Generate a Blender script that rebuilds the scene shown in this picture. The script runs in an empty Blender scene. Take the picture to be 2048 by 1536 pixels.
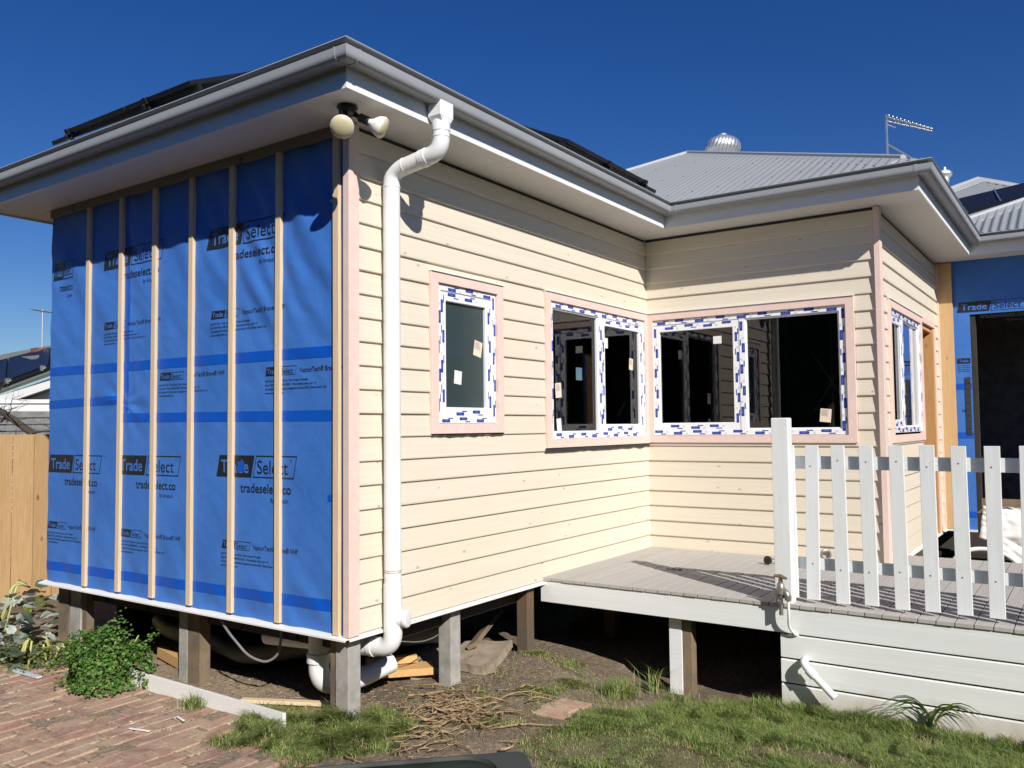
import bpy, bmesh, math, random
import numpy as np
from mathutils import Vector, Matrix, noise

random.seed(7); rng = np.random.default_rng(7)
SC = bpy.context.scene
COL = SC.collection

# ------------------------------------------------------------------ camera
cam_d = bpy.data.cameras.new("camera"); cam = bpy.data.objects.new("camera", cam_d); COL.objects.link(cam)
cam_d.sensor_width = 36.0; cam_d.lens = 1687.1 / 2048 * 36
cam_d.clip_start = 0.05; cam_d.clip_end = 1500
_R = np.array([[0.56967242, -0.82180403, -0.01055789], [0.0355003, 0.03743882, -0.99866814], [0.82110478, 0.56853889, 0.05050215]])
CAM = Vector((-3.20947, -3.29054, 1.09237))
_m = Matrix(((_R[0][0], -_R[1][0], -_R[2][0]), (_R[0][1], -_R[1][1], -_R[2][1]), (_R[0][2], -_R[1][2], -_R[2][2])))
cam.matrix_world = Matrix.Translation(CAM) @ _m.to_4x4()
SC.camera = cam

# ------------------------------------------------------------------ sky, sun, exposure
SUN_AZ = math.radians(57.5); SUN_EL = math.radians(33.0)       # heading of the light on the ground, height of the sun
w = bpy.data.worlds.new("World"); SC.world = w; w.use_nodes = True
nt = w.node_tree; nt.nodes.clear()
sky = nt.nodes.new("ShaderNodeTexSky"); sky.sky_type = 'NISHITA'; sky.sun_disc = False
sky.sun_elevation = SUN_EL; sky.sun_rotation = math.radians(212.5)
sky.air_density = 1.0; sky.dust_density = 0.15; sky.ozone_density = 6.0
bg = nt.nodes.new("ShaderNodeBackground"); bg.inputs[1].default_value = 0.066
out = nt.nodes.new("ShaderNodeOutputWorld")
hs = nt.nodes.new('ShaderNodeHueSaturation'); hs.inputs['Saturation'].default_value = 1.24; hs.inputs['Hue'].default_value = 0.516
nt.links.new(sky.outputs[0], hs.inputs['Color']); nt.links.new(hs.outputs[0], bg.inputs[0]); nt.links.new(bg.outputs[0], out.inputs[0])
sun_d = bpy.data.lights.new("sun", 'SUN'); sun = bpy.data.objects.new("sun", sun_d); COL.objects.link(sun)
sun_d.energy = 5.0; sun_d.angle = math.radians(0.55); sun_d.color = (1.0, 0.95, 0.87)
LDIR = Vector((math.cos(SUN_AZ) * math.cos(SUN_EL), math.sin(SUN_AZ) * math.cos(SUN_EL), -math.sin(SUN_EL)))
sun.rotation_euler = LDIR.to_track_quat('-Z', 'Y').to_euler()
SC.view_settings.view_transform = 'Standard'; SC.view_settings.look = 'None'
SC.view_settings.gamma = 1.0; SC.view_settings.exposure = 0.2; SC.view_settings.use_curve_mapping = False
SC.cycles.caustics_reflective = False; SC.cycles.caustics_refractive = False
SC.cycles.max_bounces = 8

# ------------------------------------------------------------------ dimensions of the house (metres, floor at z = 0)
W, L1, D, L2, H = 3.116, 3.649, 1.941, 6.544, 2.75
OF, OG = 0.375, 0.478            # fascia and gutter overhang
TP = 0.4746                      # roof pitch
BP = 0.1302                      # weatherboard cover
WALLS = {'A': ((0, 0), (1, 0), (0, -1)), 'B': ((0, 0), (0, 1), (-1, 0)), 'C': ((L1, 0), (0, -1), (-1, 0)),
         'D': ((L1, -D), (1, 0), (0, -1)), 'E': ((L2, -D), (0, -1), (-1, 0))}
def wp(k, s, d, z):
    o, u, n = WALLS[k]
    return (o[0] + u[0] * s + n[0] * d, o[1] + u[1] * s + n[1] * d, z)
def smooth01(a, b, x):
    t = min(1, max(0, (x - a) / (b - a))); return t * t * (3 - 2 * t)

# ------------------------------------------------------------------ material helpers
class NT:
    def __init__(s, name):
        s.m = bpy.data.materials.new(name); s.m.use_nodes = True; s.t = s.m.node_tree
        s.b = s.t.nodes["Principled BSDF"]; s.out = s.t.nodes["Material Output"]
    def n(s, typ, **kw):
        x = s.t.nodes.new("ShaderNode" + typ)
        for k, v in kw.items():
            setattr(x, k, v)
        return x
    def l(s, a, b): s.t.links.new(a, b)
    def val(s, sock, v):
        if hasattr(v, 'links') or hasattr(v, 'is_linked'): s.l(v, sock)
        else: sock.default_value = v
    def pos(s, scale=(1, 1, 1)):
        g = s.n("NewGeometry"); mp = s.n("Mapping"); mp.inputs['Scale'].default_value = scale
        s.l(g.outputs['Position'], mp.inputs['Vector']); return mp.outputs[0]
    def objc(s, scale=(1, 1, 1)):
        g = s.n("TexCoord"); mp = s.n("Mapping"); mp.inputs['Scale'].default_value = scale
        oi = s.n("ObjectInfo"); ad = s.n("VectorMath", operation='ADD')
        cm = s.n("CombineXYZ"); mu = s.n("Math", operation='MULTIPLY'); mu.inputs[1].default_value = 37.0
        s.l(oi.outputs['Random'], mu.inputs[0])
        for i in range(3): s.l(mu.outputs[0], cm.inputs[i])
        s.l(g.outputs['Object'], ad.inputs[0]); s.l(cm.outputs[0], ad.inputs[1])
        s.l(ad.outputs[0], mp.inputs['Vector']); return mp.outputs[0]
    def noise(s, vec, scale=5, detail=4, rough=.55, dist=0.0):
        x = s.n("TexNoise"); x.inputs['Scale'].default_value = scale; x.inputs['Detail'].default_value = detail
        x.inputs['Roughness'].default_value = rough; x.inputs['Distortion'].default_value = dist
        s.l(vec, x.inputs['Vector']); return x.outputs['Fac']
    def ramp(s, fac, stops):
        r = s.n("ValToRGB"); e = r.color_ramp.elements
        while len(e) < len(stops): e.new(0.5)
        for i, (p, c) in enumerate(stops):
            e[i].position = p; e[i].color = (*c, 1) if len(c) == 3 else c
        s.l(fac, r.inputs[0]); return r.outputs[0]
    def rng(s, fac, a, b, c, d):
        m = s.n("MapRange"); m.inputs[1].default_value = a; m.inputs[2].default_value = b
        m.inputs[3].default_value = c; m.inputs[4].default_value = d; s.l(fac, m.inputs[0]); return m.outputs[0]
    def mix(s, fac, a, b, mode='MIX'):
        m = s.n("Mix", data_type='RGBA', blend_type=mode)
        s.val(m.inputs[0], fac)
        for sock, v in ((m.inputs[6], a), (m.inputs[7], b)):
            if isinstance(v, tuple): sock.default_value = (*v, 1) if len(v) == 3 else v
            else: s.l(v, sock)
        return m.outputs[2]
    def rand(s): return s.n("ObjectInfo").outputs['Random']
    def bump(s, h, strength=.3, dist=.01):
        b = s.n("Bump"); b.inputs['Strength'].default_value = strength; b.inputs['Distance'].default_value = dist
        s.l(h, b.inputs['Height']); s.l(b.outputs[0], s.b.inputs['Normal'])
    def fin(s, col=None, rough=.5, metal=0.0, spec=None):
        if col is not None:
            if isinstance(col, tuple): s.b.inputs['Base Color'].default_value = (*col, 1)
            else: s.l(col, s.b.inputs['Base Color'])
        s.val(s.b.inputs['Roughness'], rough); s.b.inputs['Metallic'].default_value = metal
        if spec is not None: s.b.inputs['Specular IOR Level'].default_value = spec
        return s.m

def flat(name, col, rough=.5, metal=0.0, var=.12, scale=8, spec=None, bump=0.0):
    t = NT(name); p = t.pos(); n = t.noise(p, scale, 5, .6)
    c = t.mix(t.rng(n, .3, .7, 0, 1), tuple(x * (1 - var) for x in col), tuple(min(1, x * (1 + var)) for x in col))
    if bump: t.bump(t.noise(p, scale * 12, 3), bump, .004)
    return t.fin(c, rough, metal, spec)

def painted(name, col, axis_scale, rough=.55, knots=True, dirt=.0):
    """painted or primed softwood: long faint grain, small knots showing through, each board a touch different"""
    t = NT(name); p = t.pos(axis_scale); r = t.rand()
    g = t.noise(p, 6, 6, .6, .3)
    c = t.mix(t.rng(g, .35, .7, 0, 1), tuple(x * f for x, f in zip(col, (.91, .89, .86))), col)
    c = t.mix(t.rng(t.noise(t.pos(tuple(q * 2.3 for q in axis_scale)), 9, 5, .7, .8), .58, .70, 0, .30), c, tuple(x * f for x, f in zip(col, (.80, .74, .66))))
    c = t.mix(t.rng(r, 0, 1, 0, .5), c, tuple(min(1, x * f) for x, f in zip(col, (.98, .95, .90))))
    big = t.noise(t.pos(), 1.7, 3)
    c = t.mix(t.rng(big, .52, .75, 0, .35), c, tuple(min(1, x * f) for x, f in zip(col, (.96, .90, .84))))
    if knots:
        v = t.n("TexVoronoi"); v.inputs['Scale'].default_value = 6.5
        q = t.n("VectorMath", operation='MULTIPLY_ADD'); q.inputs[1].default_value = (.8, .8, 1.6)
        cm = t.n("CombineXYZ"); mu = t.n("Math", operation='MULTIPLY'); mu.inputs[1].default_value = 91
        t.l(r, mu.inputs[0]); t.l(mu.outputs[0], cm.inputs[0]); t.l(mu.outputs[0], cm.inputs[1])
        t.l(t.pos(), q.inputs[0]); t.l(cm.outputs[0], q.inputs[2]); t.l(q.outputs[0], v.inputs['Vector'])
        k = t.rng(v.outputs['Distance'], .055, .10, 1, 0)
        sel = t.rng(t.noise(t.pos(), 3.1, 1), .22, .38, 0, 1)
        m = t.n("Math", operation='MULTIPLY'); t.l(k, m.inputs[0]); t.l(sel, m.inputs[1])
        m2 = t.n("Math", operation='MULTIPLY'); m2.inputs[1].default_value = .55; t.l(m.outputs[0], m2.inputs[0])
        c = t.mix(m2.outputs[0], c, (.30, .17, .07))
    if knots:
        c = t.mix(t.rng(t.noise(t.pos((1.2, 1.2, 2.2)), 6, 7, .72, .5), .68, .76, 0, .30), c, (.30, .25, .19))
    if dirt:
        c = t.mix(t.rng(t.noise(t.pos(), 9, 6, .7), .6, .75, 0, dirt), c, (.25, .21, .16))
    t.bump(g, .12, .003)
    return t.fin(c, rough)

def timber(name, c1, c2, axis_scale, rough=.7, weather=0.0, local=False):
    t = NT(name); p = t.objc(axis_scale) if local else t.pos(axis_scale); g = t.noise(p, 7, 7, .65, .6)
    c = t.mix(t.rng(g, .3, .7, 0, 1), c1, c2)
    r = t.rand(); c = t.mix(t.rng(r, 0, 1, 0, .35), c, tuple(x * .7 for x in c1))
    v = t.n("TexVoronoi"); v.inputs['Scale'].default_value = 4.0
    t.l(t.objc((1.3, 1.3, .8)) if local else t.pos((1.5, 1.5, .8)), v.inputs['Vector'])
    c = t.mix(t.rng(v.outputs['Distance'], .05, .12, .8, 0), c, tuple(x * .3 for x in c1))
    if weather: c = t.mix(t.rng(t.noise(t.pos(), 5, 6, .7), .42, .62, 0, weather), c, (.10, .085, .07))
    t.bump(g, .25, .004)
    return t.fin(c, rough)

M = {}
XS, YS, ZS = (.25, 4, 14), (4, .25, 14), (9, 9, .5)
M['board_x'] = painted('cream_board_x', (.705, .650, .548), XS)
M['board_y'] = painted('cream_board_y', (.705, .650, .548), YS)
M['pink'] = painted('pink_primer', (.79, .615, .56), (3, 3, 3), knots=False)
M['white_paint'] = flat('white_paint', (.80, .80, .79), .45, var=.03, scale=3)
M['deck_white'] = painted('deck_white', (.80, .835, .865), (3, .2, 12), .5, knots=False, dirt=.05)
M['fence_white'] = painted('fence_white', (.785, .825, .86), (8, 8, .6), .45, knots=False, dirt=.16)
def _clad():
    m = painted('clad_white', (.80, .835, .855), (3, .2, 12), .5, knots=False, dirt=.16); nt_ = m.node_tree; b_ = nt_.nodes['Principled BSDF']; src = b_.inputs['Base Color'].links[0].from_socket
    g_ = nt_.nodes.new('ShaderNodeNewGeometry'); sx = nt_.nodes.new('ShaderNodeSeparateXYZ'); nt_.links.new(g_.outputs['Position'], sx.inputs[0])
    n_ = nt_.nodes.new('ShaderNodeTexNoise'); n_.inputs['Scale'].default_value = 7; n_.inputs['Detail'].default_value = 7; nt_.links.new(g_.outputs['Position'], n_.inputs['Vector'])
    ma = nt_.nodes.new('ShaderNodeMath'); ma.operation = 'MULTIPLY_ADD'; ma.inputs[1].default_value = -.22; nt_.links.new(n_.outputs['Fac'], ma.inputs[0]); nt_.links.new(sx.outputs['Z'], ma.inputs[2])
    mr = nt_.nodes.new('ShaderNodeMapRange'); mr.inputs[1].default_value = -.68; mr.inputs[2].default_value = -.52; mr.inputs[3].default_value = .7; mr.inputs[4].default_value = 0; nt_.links.new(ma.outputs[0], mr.inputs[0])
    mx_ = nt_.nodes.new('ShaderNodeMix'); mx_.data_type = 'RGBA'; mx_.inputs[7].default_value = (.42, .34, .23, 1); nt_.links.new(mr.outputs[0], mx_.inputs[0]); nt_.links.new(src, mx_.inputs[6]); nt_.links.new(mx_.outputs[2], b_.inputs['Base Color'])
    return m
M['clad_white'] = _clad()
M['upvc'] = flat('upvc', (.82, .83, .85), .25, var=.02, scale=2)
M['film_blue'] = flat('film_blue', (.014, .045, .33), .35, var=.1)
M['film_grey'] = flat('film_grey', (.55, .60, .70), .35, var=.05)
M['film_white'] = flat('film_white', (.30, .38, .62), .35, var=.05)
M['sticker'] = flat('sticker', (.78, .66, .55), .5, var=.04)
M['sticker_white'] = flat('sticker_white', (.75, .75, .73), .5, var=.03)
M['sticker_ink'] = flat('sticker_ink', (.25, .2, .17), .5)
M['gutter'] = flat('gutter_steel', (.30, .315, .335), .5, var=.05, scale=1.5)
M['soffit'] = flat('soffit_sheet', (.70, .69, .67), .7, var=.03, scale=1.3)
M['fascia'] = flat('fascia_white', (.78, .79, .80), .45, var=.03, scale=2)
M['roof'] = flat('roof_steel', (.25, .265, .28), .45, var=.05, scale=1.2)
M['roof_cap'] = flat('roof_cap', (.36, .375, .39), .4, var=.04, scale=1.2)
M['black_rail'] = flat('black_rail', (.012, .012, .014), .35)
M['solar'] = flat('solar_cell', (.010, .012, .022), .42, spec=.25)
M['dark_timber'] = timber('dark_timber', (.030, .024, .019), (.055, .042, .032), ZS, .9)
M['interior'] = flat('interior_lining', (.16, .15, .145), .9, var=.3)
M['batten'] = timber('pine_batten', (.66, .50, .31), (.80, .65, .45), (14, 14, .7))
M['grey_timber'] = timber('grey_timber', (.26, .23, .19), (.36, .33, .28), (4, .6, 14))
M['stud'] = timber('pine_stud', (.58, .36, .17), (.72, .49, .25), (14, 14, .7))
M['jamb'] = timber('door_jamb', (.50, .25, .09), (.66, .37, .15), (14, 14, .7))
M['pvc'] = flat('white_pvc', (.80, .81, .82), .28, var=.03, scale=4)
M['pvc_grey'] = flat('grey_pvc', (.44, .45, .44), .45, var=.1, scale=7)
M['pvc_dirty'] = flat('dusty_pvc', (.24, .235, .225), .5, var=.2, scale=6)
M['black'] = flat('black_plastic', (.010, .010, .011), .4)
M['mastic'] = flat('black_mastic', (.03, .03, .03), .7)
M['bulb'] = flat('bulb_glass', (.62, .56, .36), .2, var=.03)
M['bulb_white'] = flat('bulb_white', (.82, .81, .78), .25, var=.02)
M['print'] = flat('print_ink', (.014, .016, .022), .45)
M['tape'] = flat('blue_tape', (.003, .090, .52), .4, var=.06)
M['brass'] = flat('tap_brass', (.32, .24, .14), .4, .8, var=.25, scale=30)
M['tapgrey'] = flat('tap_grey', (.30, .29, .26), .45, .7, var=.25, scale=30)
M['hose'] = flat('white_hose', (.74, .75, .75), .4, var=.04)
M['flex'] = flat('grey_conduit', (.16, .16, .165), .5)
M['steel_band'] = flat('steel_band', (.30, .30, .30), .5, .5)
M['steel'] = flat('bright_steel', (.85, .85, .86), .38, .85, var=.05)
M['alum'] = flat('alum', (.62, .62, .63), .35, .9)
M['sheet'] = flat('cotton_sheet', (.80, .79, .77), .85, var=.04, scale=5)
M['cup'] = flat('paint_cup', (.72, .66, .66), .4, var=.1)
M['bin'] = flat('bin_green', (.012, .022, .014), .6, var=.15, scale=10)
M['bin_rim'] = flat('bin_rim', (.045, .050, .048), .6, var=.12, scale=10)
M['twig'] = flat('dry_stems', (.30, .21, .12), .9, var=.5, scale=40)
M['chip'] = flat('wood_chips', (.33, .25, .17), .9, var=.45, scale=30)
M['white_chip'] = flat('white_chips', (.75, .74, .70), .6, var=.1)
M['offcut'] = timber('timber_offcut', (.55, .32, .12), (.70, .45, .20), (2, 9, 9))
M['paling'] = timber('pine_paling', (.42, .26, .12), (.56, .38, .20), (12, 12, .6))
M['slat'] = flat('slat_grey', (.20, .20, .20), .8, var=.2)
M['bark'] = flat('bark', (.06, .048, .038), .95, var=.3)
M['roof_green'] = flat('roof_green', (.16, .175, .155), .7, var=.1, scale=1)
M['chimney'] = flat('chimney_brick', (.20, .095, .065), .9, var=.3, scale=6)
M['wall_white'] = flat('render_white', (.74, .74, .74), .7, var=.02)
M['dark_eave'] = flat('eave_grey', (.18, .18, .185), .7)

t = NT('blue_wrap'); p = t.pos()
n1 = t.noise(p, 2.2, 5, .6, .5); n2 = t.noise(p, 60, 3)
c = t.mix(t.rng(n1, .3, .7, 0, 1), (.042, .158, .51), (.060, .195, .60))
add = t.n("Math", operation='ADD'); t.l(t.rng(t.noise(p, 9, 5, .6, .8), .2, .8, 0, 1), add.inputs[0]); t.l(t.rng(n2, 0, 1, 0, .12), add.inputs[1])
t.bump(add.outputs[0], .25, .010)
M['wrap'] = t.fin(c, .5, spec=.35)
M['wrap_letter'] = flat('wrap_letter', (.055, .165, .50), .5, var=.05)

t = NT('stump_concrete'); p = t.pos(); n1 = t.noise(p, 9, 6, .7)
c = t.mix(t.rng(n1, .35, .65, 0, 1), (.27, .255, .23), (.40, .39, .37))
c = t.mix(t.rng(t.noise(p, 22, 5, .7), .60, .72, 0, .6), c, (.17, .15, .13))
t.bump(n1, .3, .006); M['concrete'] = t.fin(c, .9)
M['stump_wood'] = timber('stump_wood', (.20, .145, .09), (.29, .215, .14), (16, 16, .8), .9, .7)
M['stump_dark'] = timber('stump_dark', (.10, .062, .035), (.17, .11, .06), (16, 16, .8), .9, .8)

t = NT('deck_board'); p = t.pos((.35, 10, 1)); n1 = t.noise(p, 8, 6, .6)
c = t.mix(t.rng(n1, .3, .7, 0, 1), (.40, .385, .365), (.48, .465, .44))
c = t.mix(t.rng(t.rand(), 0, 1, 0, .45), c, (.37, .35, .33))
c = t.mix(t.rng(t.noise(t.pos(), 2.2, 6, .7), .56, .72, 0, .45), c, (.50, .44, .35))
t.bump(n1, .15, .002); M['deck'] = t.fin(c, .7)

t = NT('paver_brick'); p = t.objc(); r = t.rand()
n1 = t.noise(p, 16, 6, .7)
c = t.ramp(r, [(0, (.30, .115, .088)), (.3, (.36, .17, .125)), (.5, (.24, .105, .09)), (.7, (.42, .25, .175)), (.85, (.33, .13, .10)), (1, (.34, .21, .155))])
c = t.mix(t.rng(n1, .3, .7, 0, .6), c, (.20, .11, .085))
c = t.mix(t.rng(t.noise(t.pos(), 5, 7, .72, .6), .36, .56, .15, .92), c, t.mix(t.rng(t.noise(t.pos(), 60, 4), .3, .7, 0, 1), (.36, .25, .17), (.50, .38, .27)))
c = t.mix(t.rng(t.noise(t.pos(), 7, 5, .7, 1.0), .60, .70, 0, .65), c, (.17, .10, .07))
t.bump(t.noise(p, 45, 5, .7), .5, .006); M['paver'] = t.fin(c, .92)

t = NT('soil'); p = t.pos(); n1 = t.noise(p, 3, 8, .65); n2 = t.noise(p, 38, 6, .7)
c = t.mix(t.rng(n1, .35, .65, 0, 1), (.21, .155, .11), (.36, .28, .20))
c = t.mix(t.rng(n2, .35, .62, .75, 0), c, (.075, .055, .038))
c = t.mix(t.rng(t.noise(p, 90, 4, .6), .60, .68, 0, .7), c, (.36, .28, .19))
sd = t.n("Attribute"); sd.attribute_name = 'sand'
c = t.mix(sd.outputs['Fac'], c, t.mix(t.rng(n2, .3, .7, 0, 1), (.26, .19, .125), (.52, .41, .28)))
at = t.n("Attribute"); at.attribute_name = 'lawn'
c = t.mix(at.outputs['Fac'], c, t.mix(t.rng(n2, .3, .7, 0, 1), (.12, .115, .05), (.22, .20, .10)))
t.bump(n2, 1.0, .03); M['soil'] = t.fin(c, .95)

def leafmat(name, c1, c2, rough=.5, trans=.25):
    t = NT(name); at = t.n("Attribute"); at.attribute_name = 'rnd'
    c = t.mix(at.outputs['Fac'], c1, c2)
    c = t.mix(t.rng(t.noise(t.pos(), 14, 2), .4, .7, 0, .35), c, tuple(x * .6 for x in c1))
    t.fin(c, rough)
    tr = t.n("BsdfTranslucent"); t.l(c, tr.inputs[0]); mx = t.n("MixShader"); mx.inputs[0].default_value = trans
    t.l(t.b.outputs[0], mx.inputs[1]); t.l(tr.outputs[0], mx.inputs[2]); t.l(mx.outputs[0], t.out.inputs[0]); return t.m
t = NT('grass_blade'); at = t.n("Attribute"); at.attribute_name = 'rnd'
c = t.ramp(at.outputs['Fac'], [(0, (.095, .165, .030)), (.45, (.185, .275, .058)), (.8, (.31, .36, .115)), (.9, (.40, .34, .17)), (1, (.52, .42, .24))])
t.fin(c, .5); tr = t.n("BsdfTranslucent"); t.l(c, tr.inputs[0]); mx = t.n("MixShader"); mx.inputs[0].default_value = .3
t.l(t.b.outputs[0], mx.inputs[1]); t.l(tr.outputs[0], mx.inputs[2]); t.l(mx.outputs[0], t.out.inputs[0]); M['grass'] = t.m
M['parsley'] = leafmat('parsley_leaf', (.045, .115, .016), (.15, .29, .050))
M['greyleaf'] = leafmat('grey_leaf', (.30, .36, .30), (.62, .66, .62), .6, .15)
M['darkleaf'] = leafmat('cabbage_leaf', (.070, .105, .065), (.13, .17, .10), .5, .2)
M['limeleaf'] = leafmat('lime_leaf', (.12, .18, .02), (.22, .28, .04))
M['stalk'] = flat('pale_stalk', (.45, .46, .18), .5, var=.2)

def glassmat(name, tint, mixlow=.0):
    t = NT(name); t.t.nodes.remove(t.b)
    fr = t.n("Fresnel"); fr.inputs[0].default_value = 1.75
    gl = t.n("BsdfGlossy"); gl.inputs['Roughness'].default_value = .0
    tr = t.n("BsdfTransparent"); tr.inputs[0].default_value = (*tint, 1)
    mx = t.n("MixShader"); t.l(fr.outputs[0], mx.inputs[0]); t.l(tr.outputs[0], mx.inputs[1]); t.l(gl.outputs[0], mx.inputs[2])
    t.l(mx.outputs[0], t.out.inputs[0]); return t.m
M['glass'] = glassmat('window_glass', (.55, .58, .58))
t = NT('obscure_glass'); M['obscure'] = t.fin((.036, .056, .060), .10)

# ------------------------------------------------------------------ mesh helpers
class MB:
    def __init__(s): s.v = []; s.f = []
    def add(s, vs, fs):
        o = len(s.v); s.v.extend(tuple(x) for x in vs); s.f.extend([tuple(i + o for i in f) for f in fs])
    def box(s, x0, x1, y0, y1, z0, z1):
        s.add([(x, y, z) for x in (x0, x1) for y in (y0, y1) for z in (z0, z1)],
              [(0, 1, 3, 2), (4, 6, 7, 5), (0, 4, 5, 1), (2, 3, 7, 6), (0, 2, 6, 4), (1, 5, 7, 3)])
    def wbox(s, k, s0, s1, d0, d1, z0, z1):
        a = wp(k, s0, d0, z0); b = wp(k, s1, d1, z1)
        s.box(min(a[0], b[0]), max(a[0], b[0]), min(a[1], b[1]), max(a[1], b[1]), z0, z1)
    def loft(s, rings, closed=True, caps=True):
        o = len(s.v); n = len(rings[0])
        for r in rings: s.v.extend(tuple(p) for p in r)
        for i in range(len(rings) - 1):
            for j in range(n if closed else n - 1):
                a = o + i * n + j; b = o + i * n + (j + 1) % n
                s.f.append((a, b, b + n, a + n))
        if caps and closed:
            s.f.append(tuple(o + j for j in reversed(range(n)))); s.f.append(tuple(o + (len(rings) - 1) * n + j for j in range(n)))
    def tube(s, pts, r, n=12, caps=True):
        pts = [Vector(p) for p in pts]; rs = r if isinstance(r, (list, tuple)) else [r] * len(pts)
        tan = []
        for i in range(len(pts)):
            a = pts[max(0, i - 1)]; b = pts[min(len(pts) - 1, i + 1)]; tan.append((b - a).normalized())
        up = Vector((0, 0, 1)) if abs(tan[0].z) < .9 else Vector((1, 0, 0))
        x = tan[0].cross(up).normalized(); rings = []
        for i, p in enumerate(pts):
            x = (x - tan[i] * x.dot(tan[i])).normalized(); y = tan[i].cross(x)
            rings.append([p + (x * math.cos(2 * math.pi * j / n) + y * math.sin(2 * math.pi * j / n)) * rs[i] for j in range(n)])
        s.loft(rings, True, caps)
    def lathe(s, base, axis, prof, n=16):
        """prof: (distance along the axis, radius)"""
        axis = Vector(axis).normalized(); up = Vector((0, 0, 1)) if abs(axis.z) < .9 else Vector((1, 0, 0))
        x = axis.cross(up).normalized(); y = axis.cross(x); base = Vector(base)
        s.loft([[base + axis * h + (x * math.cos(2 * math.pi * j / n) + y * math.sin(2 * math.pi * j / n)) * max(r, 1e-4) for j in range(n)] for h, r in prof])

def fillet(pts, r, n=5):
    pts = [Vector(p) for p in pts]; out = [pts[0]]
    for i in range(1, len(pts) - 1):
        a, b, c = pts[i - 1], pts[i], pts[i + 1]; u = (a - b); v = (c - b)
        rr = min(r, u.length * .49, v.length * .49); p0 = b + u.normalized() * rr; p1 = b + v.normalized() * rr
        for k in range(n + 1):
            q = k / n; out.append(p0 * (1 - q) ** 2 + b * 2 * q * (1 - q) + p1 * q * q)
    out.append(pts[-1]); return out

def clean(name):
    return name
def obj(name, mb, mat, parent=None, smooth=False, bevel=0.0, label=None, fix=True):
    me = mb
    if isinstance(mb, MB):
        me = bpy.data.meshes.new(name); me.from_pydata(mb.v, [], mb.f)
        if fix:
            bm = bmesh.new(); bm.from_mesh(me); bmesh.ops.recalc_face_normals(bm, faces=bm.faces); bm.to_mesh(me); bm.free()
    if mat is not None and not me.materials: me.materials.append(mat)
    o = bpy.data.objects.new(name, me); COL.objects.link(o)
    if smooth:
        me.polygons.foreach_set('use_smooth', [True] * len(me.polygons))
        if smooth == 'flat30': me.set_sharp_from_angle(angle=math.radians(30))
        elif smooth != 'all':
            try: me.set_sharp_from_angle(angle=math.radians(38))
            except Exception: pass
    if bevel:
        b = o.modifiers.new("edge", 'BEVEL'); b.width = bevel; b.segments = 2; b.limit_method = 'ANGLE'; b.angle_limit = math.radians(40)
    if parent is not None: attach(o, parent)
    if label: o['label'] = label
    return o
WLOC = {}
def wloc(o):
    return WLOC.get(o.name, Vector((0, 0, 0)))
def attach(o, parent):
    o.parent = parent; o.matrix_parent_inverse = Matrix.Translation(-wloc(parent))
def thing(name, loc, label, cat, group=None):
    o = bpy.data.objects.new(name, None); COL.objects.link(o); o.location = loc; o.empty_display_size = .1
    WLOC[o.name] = Vector(loc); tag(o, label, cat, group); return o
def tag(o, label=None, cat=None, group=None, kind=None):
    if label: o['label'] = label
    if cat: o['category'] = cat
    if group: o['group'] = group
    if kind: o['kind'] = kind
    return o
def part(name, parent, label=None):
    """an Empty part of a thing that parents its own pieces"""
    o = bpy.data.objects.new(name, None); COL.objects.link(o); o.empty_display_size = .05; attach(o, parent)
    if label: o['label'] = label
    return o
def wboxo(name, k, a, mat, parent, bevel=0.0, label=None):
    mb = MB(); mb.wbox(k, *a); return obj(name, mb, mat, parent, bevel=bevel, label=label)
def boxo(name, a, mat, parent=None, bevel=0.0, label=None):
    mb = MB(); mb.box(*a); return obj(name, mb, mat, parent, bevel=bevel, label=label)
def rnd_attr(me, vals):
    a = me.attributes.new('rnd', 'FLOAT', 'POINT'); a.data.foreach_set('value', np.asarray(vals, dtype=np.float32))

# ------------------------------------------------------------------ ground
def gh(x, y):
    h = -0.505
    h -= .075 * smooth01(.7, 1.8, x) * smooth01(.1, -.9, y)
    h -= .10 * math.exp(-(((x - 2.3) / .55) ** 2 + ((y + .9) / .6) ** 2))
    h += .045 * math.exp(-(((x - 1.55) / .35) ** 2 + ((y + .15) / .35) ** 2))
    h += .10 * math.exp(-(((x + .02) / .16) ** 2 + ((y - .02) / .16) ** 2)) * .6
    pav = smooth01(-.12, -.30, x) * smooth01(-.1, .2, y)
    h += .018 * noise.noise(Vector((x * 2.1, y * 2.1, 0))) * (1 - .6 * pav) + .008 * noise.noise(Vector((x * 9, y * 9, 3))) * (1 - .5 * pav)
    h += .0015 * pav
    if -1.4 < x < 2.2 and -1.4 < y < 2.4: h += (.007 * noise.noise(Vector((x * 22, y * 22, 6))) + .004 * noise.noise(Vector((x * 47, y * 47, 2)))) * (1 - .55 * pav)
    return h
GL = [(-.30, -1.30), (.147, -.98), (.40, -.80), (.99, -.92), (1.50, -1.10), (1.80, -1.35), (1.86, -1.75), (1.86, -9), (-6, -9), (-3, -2.2)]
GP = [(-.40, .42), (-.10, .62), (.06, .36), (.22, .14), (.28, -.10), (.15, -.30), (-.10, -.30), (-.38, -.10)]
def inside(poly, x, y):
    c = False; j = len(poly) - 1
    for i in range(len(poly)):
        xi, yi = poly[i]; xj, yj = poly[j]
        if (yi > y) != (yj > y) and x < (xj - xi) * (y - yi) / (yj - yi) + xi: c = not c
        j = i
    return c
def pdist(poly, x, y):
    best = 9
    for i in range(len(poly)):
        ax, ay = poly[i]; bx, by = poly[(i + 1) % len(poly)]; dx, dy = bx - ax, by - ay
        q = max(0, min(1, ((x - ax) * dx + (y - ay) * dy) / (dx * dx + dy * dy + 1e-9)))
        best = min(best, math.hypot(x - ax - q * dx, y - ay - q * dy))
    return best if inside(poly, x, y) else -best
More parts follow.
